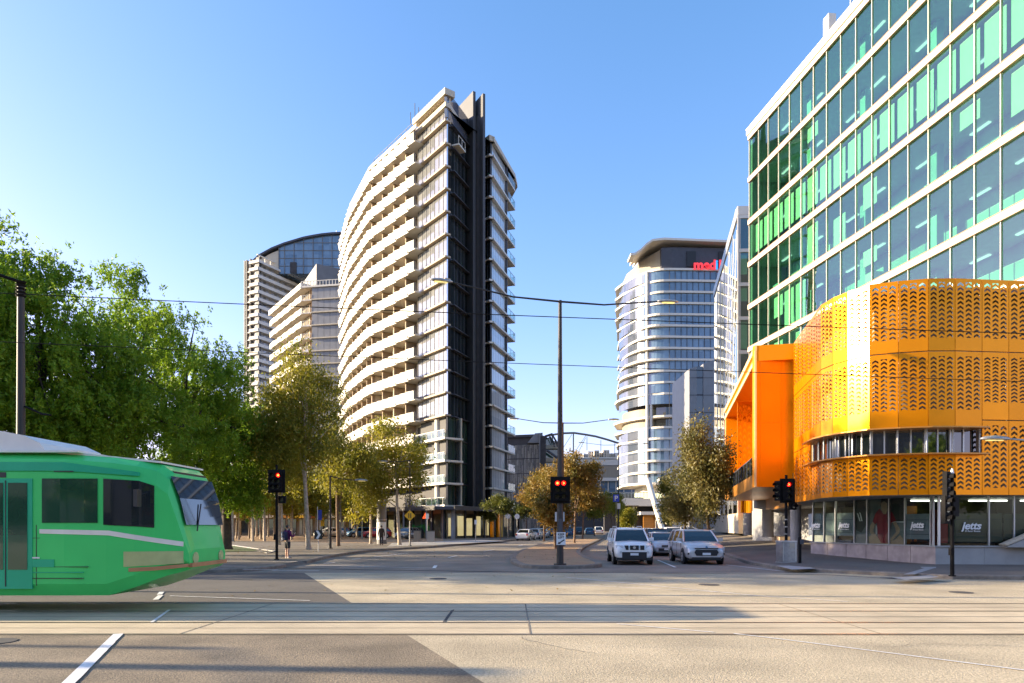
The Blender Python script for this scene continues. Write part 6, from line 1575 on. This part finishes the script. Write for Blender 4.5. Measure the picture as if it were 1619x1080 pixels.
# plates on the pole
def plate(label, cx, cy, w_px, h_px, Y, mt='sign_white', name='sign', cat='sign', group=None):
    o = MB(); w_ = w_px/F*Y/2; h_ = h_px/F*Y/2; t = thing(name, label, cat, (gx(cx,Y),Y,gz(cy,Y)), 0, group)
    o.box(-w_,w_,-.012,.012,-h_,h_); o.build('plate', mt, t); return t, w_, h_
t, w_, h_ = plate('white keep left sign with black arrow low on the median pole', 887, 851.5, 14.5, 20, YP-.17)
text('KEEP', .13, t, (0,-.016,h_-.14), mt='sign_black', ext=.002, bold=.004); text('LEFT', .13, t, (0,-.016,h_-.27), mt='sign_black', ext=.002, bold=.004)
a = MB(); a.extr([(.13,-.014,-.03),(.16,-.014,-.07),(-.04,-.014,-.20),(-.02,-.014,-.235),(-.15,-.014,-.24),(-.10,-.014,-.13),(-.075,-.014,-.165)], (0,-.004,0)); a.build('arrow', 'sign_black', t, recalc=True)
t, w_, h_ = plate('plain pale box sign clamped behind the median pole above the keep left sign', 885, 817, 15, 15, YP+.15)
t, w_, h_ = plate('dark narrow notice on the median pole between its two white signs', 886, 833, 6, 26, YP-.16, 'blue_paint')
t.children[0].data.materials[0] = M['charcoal']
# left signal with the pedestrian lantern
YL = 34.6; T = thing('traffic_light', 'red traffic signal on a black post beside the pedestrian with the backpack', 'traffic light', (gx(437.5,YL),YL,.15), 0, 'traffic lights')
p = MB(); p.tube([(0,0,0),(0,0,gz(735,YL)-.15)], [.075,.06], 10); p.cyl(0,0,0,.05,.13,n=10); p.cyl(-.1,0,1.0,1.3,.07,n=8); p.build('post', 'black_paint', T)
signal(T, .02, -.12, gz(761,YL)-.15, 2, {(1,0)}, w=.27, rows=3)
signal(T, .33, -.1, gz(790,YL)-.15, 1, set(), rows=1, w=.28, plate=False, name='pedestrian_lantern')
# right signal with arrow
YR = 33.0; T = thing('traffic_light', 'traffic signal with lit red arrow behind the silver litter bin', 'traffic light', (gx(1243,YR),YR,.15), 0, 'traffic lights')
p = MB(); p.tube([(0,0,0),(0,0,gz(751,YR)-.15)], [.075,.065], 10); p.build('post', 'black_paint', T)
p = MB()
for k in range(4): p.cyl(0,0,2.0-k*.35,2.05-k*.35,.08,n=10)
p.build('clamp', 'galv', T)
signal(T, .02, -.14, gz(776,YR)-.15, 1, {(0,0)}, w=.40, rows=3, arrows={(0,0)})
signal(T, -.34, .02, gz(776,YR)-.15, 1, set(), rows=3, rz=math.radians(-65), plate=False)
signal(T, .28, .02, gz(800,YR)-.15, 1, set(), rows=1, rz=math.radians(20), w=.3, plate=False, name='pedestrian_lantern')
# near right post with unlit heads seen from the side
YN = 23.2; T = thing('traffic_light', 'dark unlit traffic signal stack on the post by the gym window', 'traffic light', (gx(1505.5,YN),YN,.15), 0, 'traffic lights')
p = MB(); p.tube([(0,0,0),(0,0,gz(752,YN)-.15)], [.065,.055], 10); p.cyl(0,0,0,.04,.11,n=10); p.build('post', 'black_paint', T)
p = MB(); p.cyl(0,0,gz(752,YN)-.15,gz(741,YN)-.15,.075,.03,n=10); p.build('finial', 'sign_white', T)
signal(T, -.28, -.05, gz(768,YN)-.15, 1, set(), rows=3, rz=math.radians(38), plate=False)
signal(T, -.30, -.05, gz(806,YN)-.15, 1, set(), rows=3, rz=math.radians(30), plate=False)
signal(T, .16, .05, gz(801,YN)-.15, 1, set(), rows=2, rz=math.radians(-150), plate=False, name='pedestrian_lantern')
p = MB(); p.box(-.10,.0,-.1,.05,gz(878,YN)-.15,gz(866,YN)-.15); p.box(-.3,.0,-.03,.03,gz(786,YN)-.15,gz(784,YN)-.15); p.build('push_button', 'black_paint', T)
# bins and bollards
YB = 31.5
T = thing('litter_bin', 'square stainless litter bin in front of the right traffic signal', 'litter bin', (gx(1243,YB),YB,.15), math.radians(8), 'litter bins')
b = MB(); b.box(-.34,.34,-.3,.3,.05,.98); b.build('body', 'galv', T); b = MB(); b.box(-.36,.36,-.32,.32,.98,1.04); b.box(-.36,.36,-.32,.32,0,.05); b.build('lid', 'alu', T); b = MB(); b.box(.0,.25,-.305,-.3,.7,.93); b.build('notice', 'cream_render', T)
b = MB(); b.box(-.33,-.28,-.306,-.3,.1,.95); b.box(.28,.33,-.306,-.3,.1,.95); b.build('corner_strip', 'alu', T)
T = thing('bollard', 'black waist high push button post right of the silver litter bin', 'bollard', (gx(1264.5,30.6),30.6,.15)); b = MB(); b.tube([(0,0,0),(0,0,1.2)], .07, 10); b.build('post', 'black_paint', T); b = MB(); b.box(-.02,.14,-.1,.05,.9,1.1); b.build('push_button', 'charcoal', T)
for px, Y, lb, mt in ((681,71,'grey litter bin on the footpath corner, nearer of the two bins there','mid_grey'),(660,78,'brown litter bin left of the grey one on the footpath corner','beige_slat')):
    T = thing('litter_bin', lb, 'litter bin', (gx(px,Y),Y,.17), 0, 'litter bins'); b = MB(); b.box(-.38,.38,-.35,.35,.04,1.15); b.build('body', mt, T); b = MB(); b.box(-.41,.41,-.38,.38,1.15,1.22); b.build('lid', 'charcoal', T)
# advertising column with camera mast
Yc = 66; T = thing('advertising_column', 'tall round grey advertising column behind the pedestrian in dark clothes', 'advertising column', (gx(603.5,Yc),Yc,.15))
b = MB(); b.cyl(0,0,0,2.3,.48,n=24); b.cyl(0,0,2.36,gz(793,Yc)-.15,.46,n=24); b.build('body', 'fin_grey', T); b = MB(); b.cyl(0,0,2.29,2.37,.5,n=24); b.cyl(0,0,gz(793,Yc)-.2,gz(791,Yc)-.1,.34,n=24); b.build('collar', 'galv', T)
b = MB(); b.tube([(0,0,gz(792,Yc)-.1),(0,0,gz(768,Yc)-.15)], .05, 8); b.box(-.14,.14,-.14,.14,gz(772,Yc)-.15,gz(766,Yc)-.15); b.build('camera_mast', 'sign_white', T)
b = MB()
for k in range(9):
    a = math.radians(-150+k*14); b.extr([(.485*math.cos(a),.485*math.sin(a),.4),(.485*math.cos(a+.24),.485*math.sin(a+.24),.4),(.485*math.cos(a+.24),.485*math.sin(a+.24),2.1),(.485*math.cos(a),.485*math.sin(a),2.1)], (.01*math.cos(a),.01*math.sin(a),0))
b.build('poster', 'sign_white', T, recalc=True)
# signs
def post_sign(label, px, Y, topy, shape, group='sign posts', zb=.15, r=.03):
    T = thing('road_sign', label, 'road sign', (gx(px,Y),Y,zb), 0, group); H = gz(topy,Y)-zb
    b = MB(); b.tube([(0,0,0),(0,0,H)], r, 8); b.build('post', 'galv', T)
    if shape == 'chevron':
        b = MB(); b.box(-.27,.27,-.05,-.03,H-.62,H); p = b.build('plate', 'sign_black', T)
        b = MB(); c = H-.31; b.extr([(-.16,-.056,c+.27),(0,-.056,c+.27),(.17,-.056,c),(0,-.056,c-.27),(-.16,-.056,c-.27),(.0,-.056,c)], (0,-.004,0)); b.build('arrow', 'sign_white', p, recalc=True)
    if shape == 'diamond':
        b = MB(); c = H-.5; b.extr([(0,-.05,c+.48),(.48,-.05,c),(0,-.05,c-.48),(-.48,-.05,c)], (0,.02,0)); p = b.build('plate', 'yellow_paint', T, recalc=True)
        b = MB(); b.box(-.12,-.05,-.056,-.05,c-.2,c+.2); b.box(.05,.12,-.056,-.05,c-.2,c+.2); b.build('symbol', 'sign_black', p)
    if shape == 'P':
        b = MB(); b.box(-.42,.42,-.05,-.03,H-1.0,H); p = b.build('plate', 'blue_paint', T); text('P', .95, p, (0,-.06,H-.82), ext=.004, bold=.02)
        b = MB(); b.box(.15,.6,-.05,-.03,H-2.0,H-1.2); b.build('plate', 'sign_white', T)
    if shape == 'plate':
        b = MB(); b.box(-.17,.17,-.05,-.03,H-.55,H); b.build('plate', 'sign_white', T)
    if shape == 'round':
        b = MB(); b.disc((0,-.03,H-.4), .34, (0,-1,0), .02, 20); b.build('plate', 'sign_white', T)
    if shape == 'meter':
        b = MB(); b.box(-.13,.13,-.1,.1,H-.5,H); b.build('head', 'sign_white', T)
    return T
post_sign('black and white arrow board on a thin post, right of the pedestrian with the backpack', 503.5, 46, 838, 'chevron')
post_sign('yellow diamond warning sign on the thin lamp post', 648, 58.8, 806, 'diamond')
post_sign('blue parking sign on a tall post beyond the median end', 974, 95, 782, 'P', zb=0)
post_sign('narrow pale sign on a post right of the yellow diamond', 675.5, 72, 812, 'plate')
post_sign('slim parking meter on the shop corner footpath', 752, 78, 822, 'meter')
post_sign('pale round sign nearest the small round trees', 803, 88, 811, 'round')
post_sign('pale round sign second from the small round trees', 817.5, 90, 812, 'round')
post_sign('pale round sign third from the small round trees', 831, 100, 812, 'round')
post_sign('pale round sign farthest, just left of the white cars', 849.5, 112, 813, 'round')
# red street name board on the left corner
T = thing('notice_board', 'red notice board with a pale border seen beyond the tram nose', 'notice board', (gx(317,48),48,.15)); zt = gz(788,48)-.15; zb_ = gz(809,48)-.15
b = MB(); b.box(-.75,.75,-.03,.03,zb_,zt); p = b.build('board', 'sign_white', T); b = MB(); b.box(-.71,.71,-.04,-.03,zb_+.04,zt-.04); b.build('panel', 'red_paint', p)
b = MB(); b.cyl(-.6,0,0,zb_,.04,n=8); b.cyl(.6,0,0,zb_,.04,n=8); b.build('post', 'charcoal', T)
text('PEDESTRIAN', .2, T, (0,-.05,(zt+zb_)/2+.1), ext=.003); text('STREET', .2, T, (0,-.05,(zt+zb_)/2-.24), ext=.003)
# seat/banner like banners under trees
for px, Y, mt, lb in ((502,88,'blue_paint','blue banner hanging on a lamp pole under the trees'),(506,90,'yellow_paint','yellow banner hanging beside the blue one under the trees')):
    T = thing('banner', lb, 'banner', (gx(px,Y),Y,.15)); b = MB(); b.cyl(0,0,0,4.2,.05,n=8); b.build('pole', 'sign_white', T); b = MB(); b.box(.08,.55,-.02,.02,1.7 if mt[0]=='y' else 2.5,2.9 if mt[0]=='y' else 3.8); b.build('cloth', mt, T)
# low shop row behind the parked cars
R = thing('shop_row', 'low row of shops with dark awnings behind the parked cars under the trees', 'shop')
S_ = Fr((-62,124),(-25,119)); b = MB(); b.fb(S_, 0, S_.L, -6, -.2, .15, 4.6); b.build('wall', 'brown_wall', R)
b = MB(); b.fb(S_, 0, S_.L, -.4, 1.8, 3.4, 3.7); b.build('awning', 'charcoal', R)
rs = random.Random(4)
for i in range(12):
    b = MB(); b.fb(S_, i*3.05+.2, i*3.05+2.6, -.2, -.1, .3, 3.1); b.build('shopfront_glass', rs.choice(['dark_glass','apt_window','dark_glass']), R)
    b = MB(); b.fb(S_, i*3.05+.3, i*3.05+2.4, 1.8, 1.88, 3.3, 3.8); b.build('shop_sign', rs.choice(['red_paint','cream_render','yellow_paint','white_render','copper']), R)
rebase(R, (-43,123))
R = thing('warehouse', 'long pale low building in full sun behind the grove of pale trunks', 'building'); S_ = Fr((-120,150),(-62,140))
b = MB(); b.fb(S_, 0, S_.L, -10, 0, 0, 6.5); b.build('wall', 'cream_render', R); b = MB(); b.fb(S_, -.3, S_.L+.3, -10.3, .3, 6.5, 6.9); b.build('roof', 'charcoal', R)
for i in range(14): b = MB(); b.fb(S_, 1+i*4.1, 3.6+i*4.1, 0, .06, 1.0, 4.5); b.build('window', 'dark_glass', R)
rebase(R, (-90,150))
# ------------------------------------------------------------------ people
M['skin'] = mat('skin', (.50,.30,.20), .6, var=.05); M['hair_dark'] = mat('hair_dark', (.02,.014,.01), .6)
M['cloth_purple'] = mat('cloth_purple', (.13,.008,.075), .85, var=.15, scale=8); M['cloth_dark'] = mat('cloth_dark', (.022,.022,.024), .85, var=.2, scale=8)
M['cloth_coat'] = mat('cloth_coat', (.045,.032,.022), .9, var=.2, scale=8); M['cloth_navy'] = mat('cloth_navy', (.012,.016,.05), .8); M['shoe_pale'] = mat('shoe_pale', (.5,.42,.36), .7)
def skin_mesh(name, joints, bones, mt, parent, root=0, sub=2):
    """one continuous surface grown over a stick skeleton"""
    me = bpy.data.meshes.new(name); me.from_pydata([j[:3] for j in joints], bones, [])
    o = bpy.data.objects.new(name, me); COL.objects.link(o)
    md = o.modifiers.new('skin', 'SKIN'); 
    if not me.skin_vertices:
        me.attributes.new  # layer is made by the modifier below
    if not me.skin_vertices:
        import bmesh
        bm = bmesh.new(); bm.from_mesh(me); bm.verts.layers.skin.verify(); bm.to_mesh(me); bm.free()
    for i, j in enumerate(joints):
        sv = me.skin_vertices[0].data[i]; r = j[3]; sv.radius = r if hasattr(r,'__len__') else (r,r); sv.use_root = (i == root)
    md.use_smooth_shade = True
    s = o.modifiers.new('sub', 'SUBSURF'); s.levels = sub; s.render_levels = sub
    me.materials.append(M[mt]); o.parent = parent
    return o
def person(label, loc, rz, top, bottom, long_pants, pose, hair='hair_dark', bag=False, name='person', H=1.70):
    T = thing(name, label, 'person', loc, rz)
    s = H/1.75
    sw = pose.get('stride', .0); arm = pose['arms']
    J = [(0,0,.95,(.145,.105)),(0,0,1.12,(.125,.095)),(0,0,1.32,(.155,.105)),(0,0,1.44,(.12,.085)),(0,-.01,1.52,.055),(0,-.02,1.60,.075),(0,-.025,1.68,.088),(0,-.015,1.745,.062)]
    B = [(0,1),(1,2),(2,3),(3,4),(4,5),(5,6),(6,7)]
    def chain(start, pts):
        prev = start
        for p in pts: J.append(p); B.append((prev, len(J)-1)); prev = len(J)-1
    for sx in (-1,1):
        f = sw*sx
        chain(0, [(sx*.095,0,.86,.088),(sx*.10,-f*.5-.01,.50,.058),(sx*.10,-f*.75+.02,.33,.055),(sx*.105,-f+.03,.09,.038),(sx*.115,-f-.06,.04,.042),(sx*.12,-f-.14,.03,.032)])
        sh, el, wr, ha = arm[0 if sx < 0 else 1]
        chain(3, [(sx*.185,0,1.43,.06),(sx*sh[0],sh[1],sh[2],.042),(sx*el[0],el[1],el[2],.032),(sx*wr[0],wr[1],wr[2],.026),(sx*ha[0],ha[1],ha[2],.03)])
    J = [(x*s,y*s,z*s,(tuple(q*s for q in r) if hasattr(r,'__len__') else r*s)) for x,y,z,r in J]
    body = skin_mesh('body', J, B, 'skin', T)
    # clothing: slightly larger shells over the same joints
    def shell(nm, js, bs, mt, root=0): return skin_mesh(nm, [(x*s,y*s,z*s,(tuple(q*s for q in r) if hasattr(r,'__len__') else r*s)) for x,y,z,r in js], bs, mt, T, root)
    kc = 1.22 if pose.get('coat') else 1.08; js = [(0,0,.90 if not pose.get('coat') else .74,(.18*kc,.14*kc)),(0,0,1.12,(.155*kc,.125*kc)),(0,0,1.32,(.182*kc,.135*kc)),(0,0,1.45,(.13,.10)),(0,0,1.50,(.06,.06))]; bs = [(0,1),(1,2),(2,3),(3,4)]
    for sx in (-1,1):
        sh, el, wr, ha = arm[0 if sx < 0 else 1]; k = len(js)
        js += [(sx*.19,0,1.425,.075),(sx*sh[0],sh[1],sh[2],.062),(sx*el[0],el[1],el[2],.055),(sx*(el[0]*.15+wr[0]*.85),el[1]*.15+wr[1]*.85,el[2]*.15+wr[2]*.85,.042)]; bs += [(3,k),(k,k+1),(k+1,k+2),(k+2,k+3)]
    shell('jacket', js, bs, top)
    js = [(0,0,.96,(.155,.12)),(0,0,.88,(.16,.125))]; bs = [(0,1)]
    for sx in (-1,1):
        f = sw*sx; k = len(js); js += [(sx*.10,-.0,.80,.105),(sx*.103,-f*.5-.01,.50,.082 if not long_pants else .075)]; bs += [(1,k),(k,k+1)]
        if long_pants: js += [(sx*.105,-f+.03,.10,.062)]; bs += [(k+1,k+2)]
    shell('trousers' if long_pants else 'shorts', js, bs, bottom)
    for sx in (-1,1):
        f = sw*sx; sh_ = MB(); c = Vector((sx*.115*s,(-f-.05)*s,.045*s))
        sh_.loft([[c+Vector((x*.05*w_,yy,z_*hh)) for x,z_ in ((-1,-1),(1,-1),(1,.6),(0,1.2),(-1,.6))] for yy,w_,hh in ((.10,.7,.04),(.05,1,.05),(-.05,1,.04),(-.13,.7,.025))]); sh_.build('shoe', 'shoe_pale' if not long_pants else 'sign_black', T, recalc=True)
    # hair, ears, face
    h = MB(); hc = Vector((0,.0,1.685))*s
    n = 12; rings = []
    for i in range(8):
        a = math.pi*.5-math.pi*.62*i/7; r = .105*s*math.cos(a); z = hc.z+.108*s*math.sin(a)
        rings.append([(r*math.cos(t)*.92, (r*math.sin(t)*1.08)+(.018*s if math.sin(t) > -.2 or i < 4 else .06*s), z) for t in [2*math.pi*k/n for k in range(n)]])
    h.loft(rings); h.build('hair', hair, T, recalc=True)
    fc = MB()
    for sx in (-1,1): fc.disc((sx*.032*s,-.108*s,1.675*s), .009*s, (0,-1,0), .006, 8)
    fc.build('eye', 'sign_black', T); fc = MB(); fc.extr([(-.012*s,-.105*s,1.635*s),(.012*s,-.105*s,1.635*s),(0,-.108*s,1.672*s)], (0,-.02*s,0)); fc.build('nose', 'skin', T, recalc=True)
    fc = MB(); fc.box(-.022*s,.022*s,-.103*s,-.098*s,1.612*s,1.62*s); fc.build('mouth', 'pic_redd', T)
    for side in (0,1):
        sx = -1 if side == 0 else 1; sh, el, wr, ha = arm[side]; d = (Vector((sx*ha[0],ha[1],ha[2]))-Vector((sx*wr[0],wr[1],wr[2]))).normalized(); side_v = d.cross(Vector((0,1,.2))).normalized(); f = MB(); base = Vector((sx*ha[0],ha[1],ha[2]))
        for k in range(4):
            st = base+side_v*(k-1.5)*.018; ln = (.06,.07,.066,.052)[k]; f.tube([st*s,(st+d*ln*.5+Vector((0,-.008,0)))*s,(st+d*ln+Vector((0,-.025,0)))*s],[.009*s,.0085*s,.007*s],6)
        st = base-d*.03+side_v*.03; f.tube([st*s,(st+side_v*.02+d*.03)*s,(st+side_v*.025+d*.055)*s],[.010*s,.009*s,.008*s],6); f.build('fingers', 'skin', T)
    return T
# pedestrian with a backpack, seen from behind and slightly from the left, hands raised to hold something
pp = person('person in a purple jacket and dark shorts standing at the crossing with a backpack', (gx(454.5,36.3),36.3,.155), math.radians(150), 'cloth_purple', 'cloth_dark', False,
    {'stride':.03,'arms':[((.24,-.02,1.20),(.22,-.22,1.18),(.14,-.36,1.30),(.12,-.40,1.34)),((.25,-.03,1.19),(.22,-.24,1.17),(.14,-.37,1.30),(.12,-.41,1.34))]}, H=1.72)
bp = thing('backpack', 'navy backpack with a white stripe worn by the person in the purple jacket', 'backpack', (gx(454.5,36.3),36.3,.155), math.radians(150))
b = MB(); b.loft([[(x*.17*w_,.13+yy,1.18+z_*.24*w_) for x,z_ in ((-1,-.9),(-.8,-1),(.8,-1),(1,-.9),(1,.7),(.7,1),(-.7,1),(-1,.7))] for yy,w_ in ((0,1),(.10,1),(.17,.8))]); b.build('bag', 'cloth_navy', bp, recalc=True)
b = MB(); b.extr([(.04,.305,.98),(.09,.305,.98),(.13,.305,1.36),(.08,.305,1.36)], (0,.006,0)); b.box(.172,.178,.15,.22,1.0,1.38); b.build('stripe', 'sign_white', bp, recalc=True)
b = MB()
for sx in (-1,1): b.tube([(sx*.11,.14,1.40),(sx*.13,.02,1.53),(sx*.14,-.12,1.42),(sx*.15,-.13,1.22),(sx*.16,.10,1.05)], .018, 6)
b.build('strap', 'cloth_navy', bp)
person('person in dark coat and trousers walking in front of the advertising column', (gx(603,61.5),61.5,.155), math.radians(185), 'cloth_coat', 'cloth_dark', True,
    {'stride':.12,'coat':True,'arms':[((.25,.04,1.17),(.27,.02,.95),(.26,-.04,.78),(.26,-.05,.74)),((.25,-.04,1.17),(.27,-.08,.95),(.26,-.14,.80),(.26,-.16,.76))]}, hair='hair_dark', H=1.74)
# ------------------------------------------------------------------ the street behind the camera (seen only in reflections)
t0 = tree('broad green tree behind the viewpoint, third from left', (-16,-18,0), 12, 4.6, 7.0, 'leaf_pepper', 'bark_dark', 91, ncl=110, per=90, ll=.5, lw=.25, trunk=.3, nl=9, group='trees behind the viewpoint', Rz=4.8)
for i, x in enumerate((-38,-27,-5,7,19,31,44)): dup(t0, (x,-17-2*(i%2),0), i*1.1, 'broad green tree behind the viewpoint, %s' % ('leftmost','second from left','fourth from left','fifth from left','sixth from left','second from right','rightmost')[i])
R = thing('office_building', 'unseen building added behind the viewpoint for the glass to mirror', 'building')
b = MB(); b.box(-60,60,-70,-48,0,22); b.build('wall', 'fin_grey', R)  # unseen building, added so the glass has something dark to reflect
for i in range(20): 
    b = MB(); b.box(-58+i*6,-54+i*6,-47.95,-47.8,2,20); b.build('window', 'dark_glass', R)
rebase(R, (0,-60))

R = thing('added_backdrop', 'unseen long low block added outside the left edge to cover the bright horizon in reflections', 'building')
b = MB(); b.box(-134,-120,24,150,0,9); b.build('wall', 'brown_wall', R)  # unseen block, added to keep low horizon glow out of the glass reflections
for i in range(20): b = MB(); b.box(-119.95,-119.8,26+i*6,29+i*6,1,7.5); b.build('window', 'dark_glass', R)
rebase(R, (-127,90))
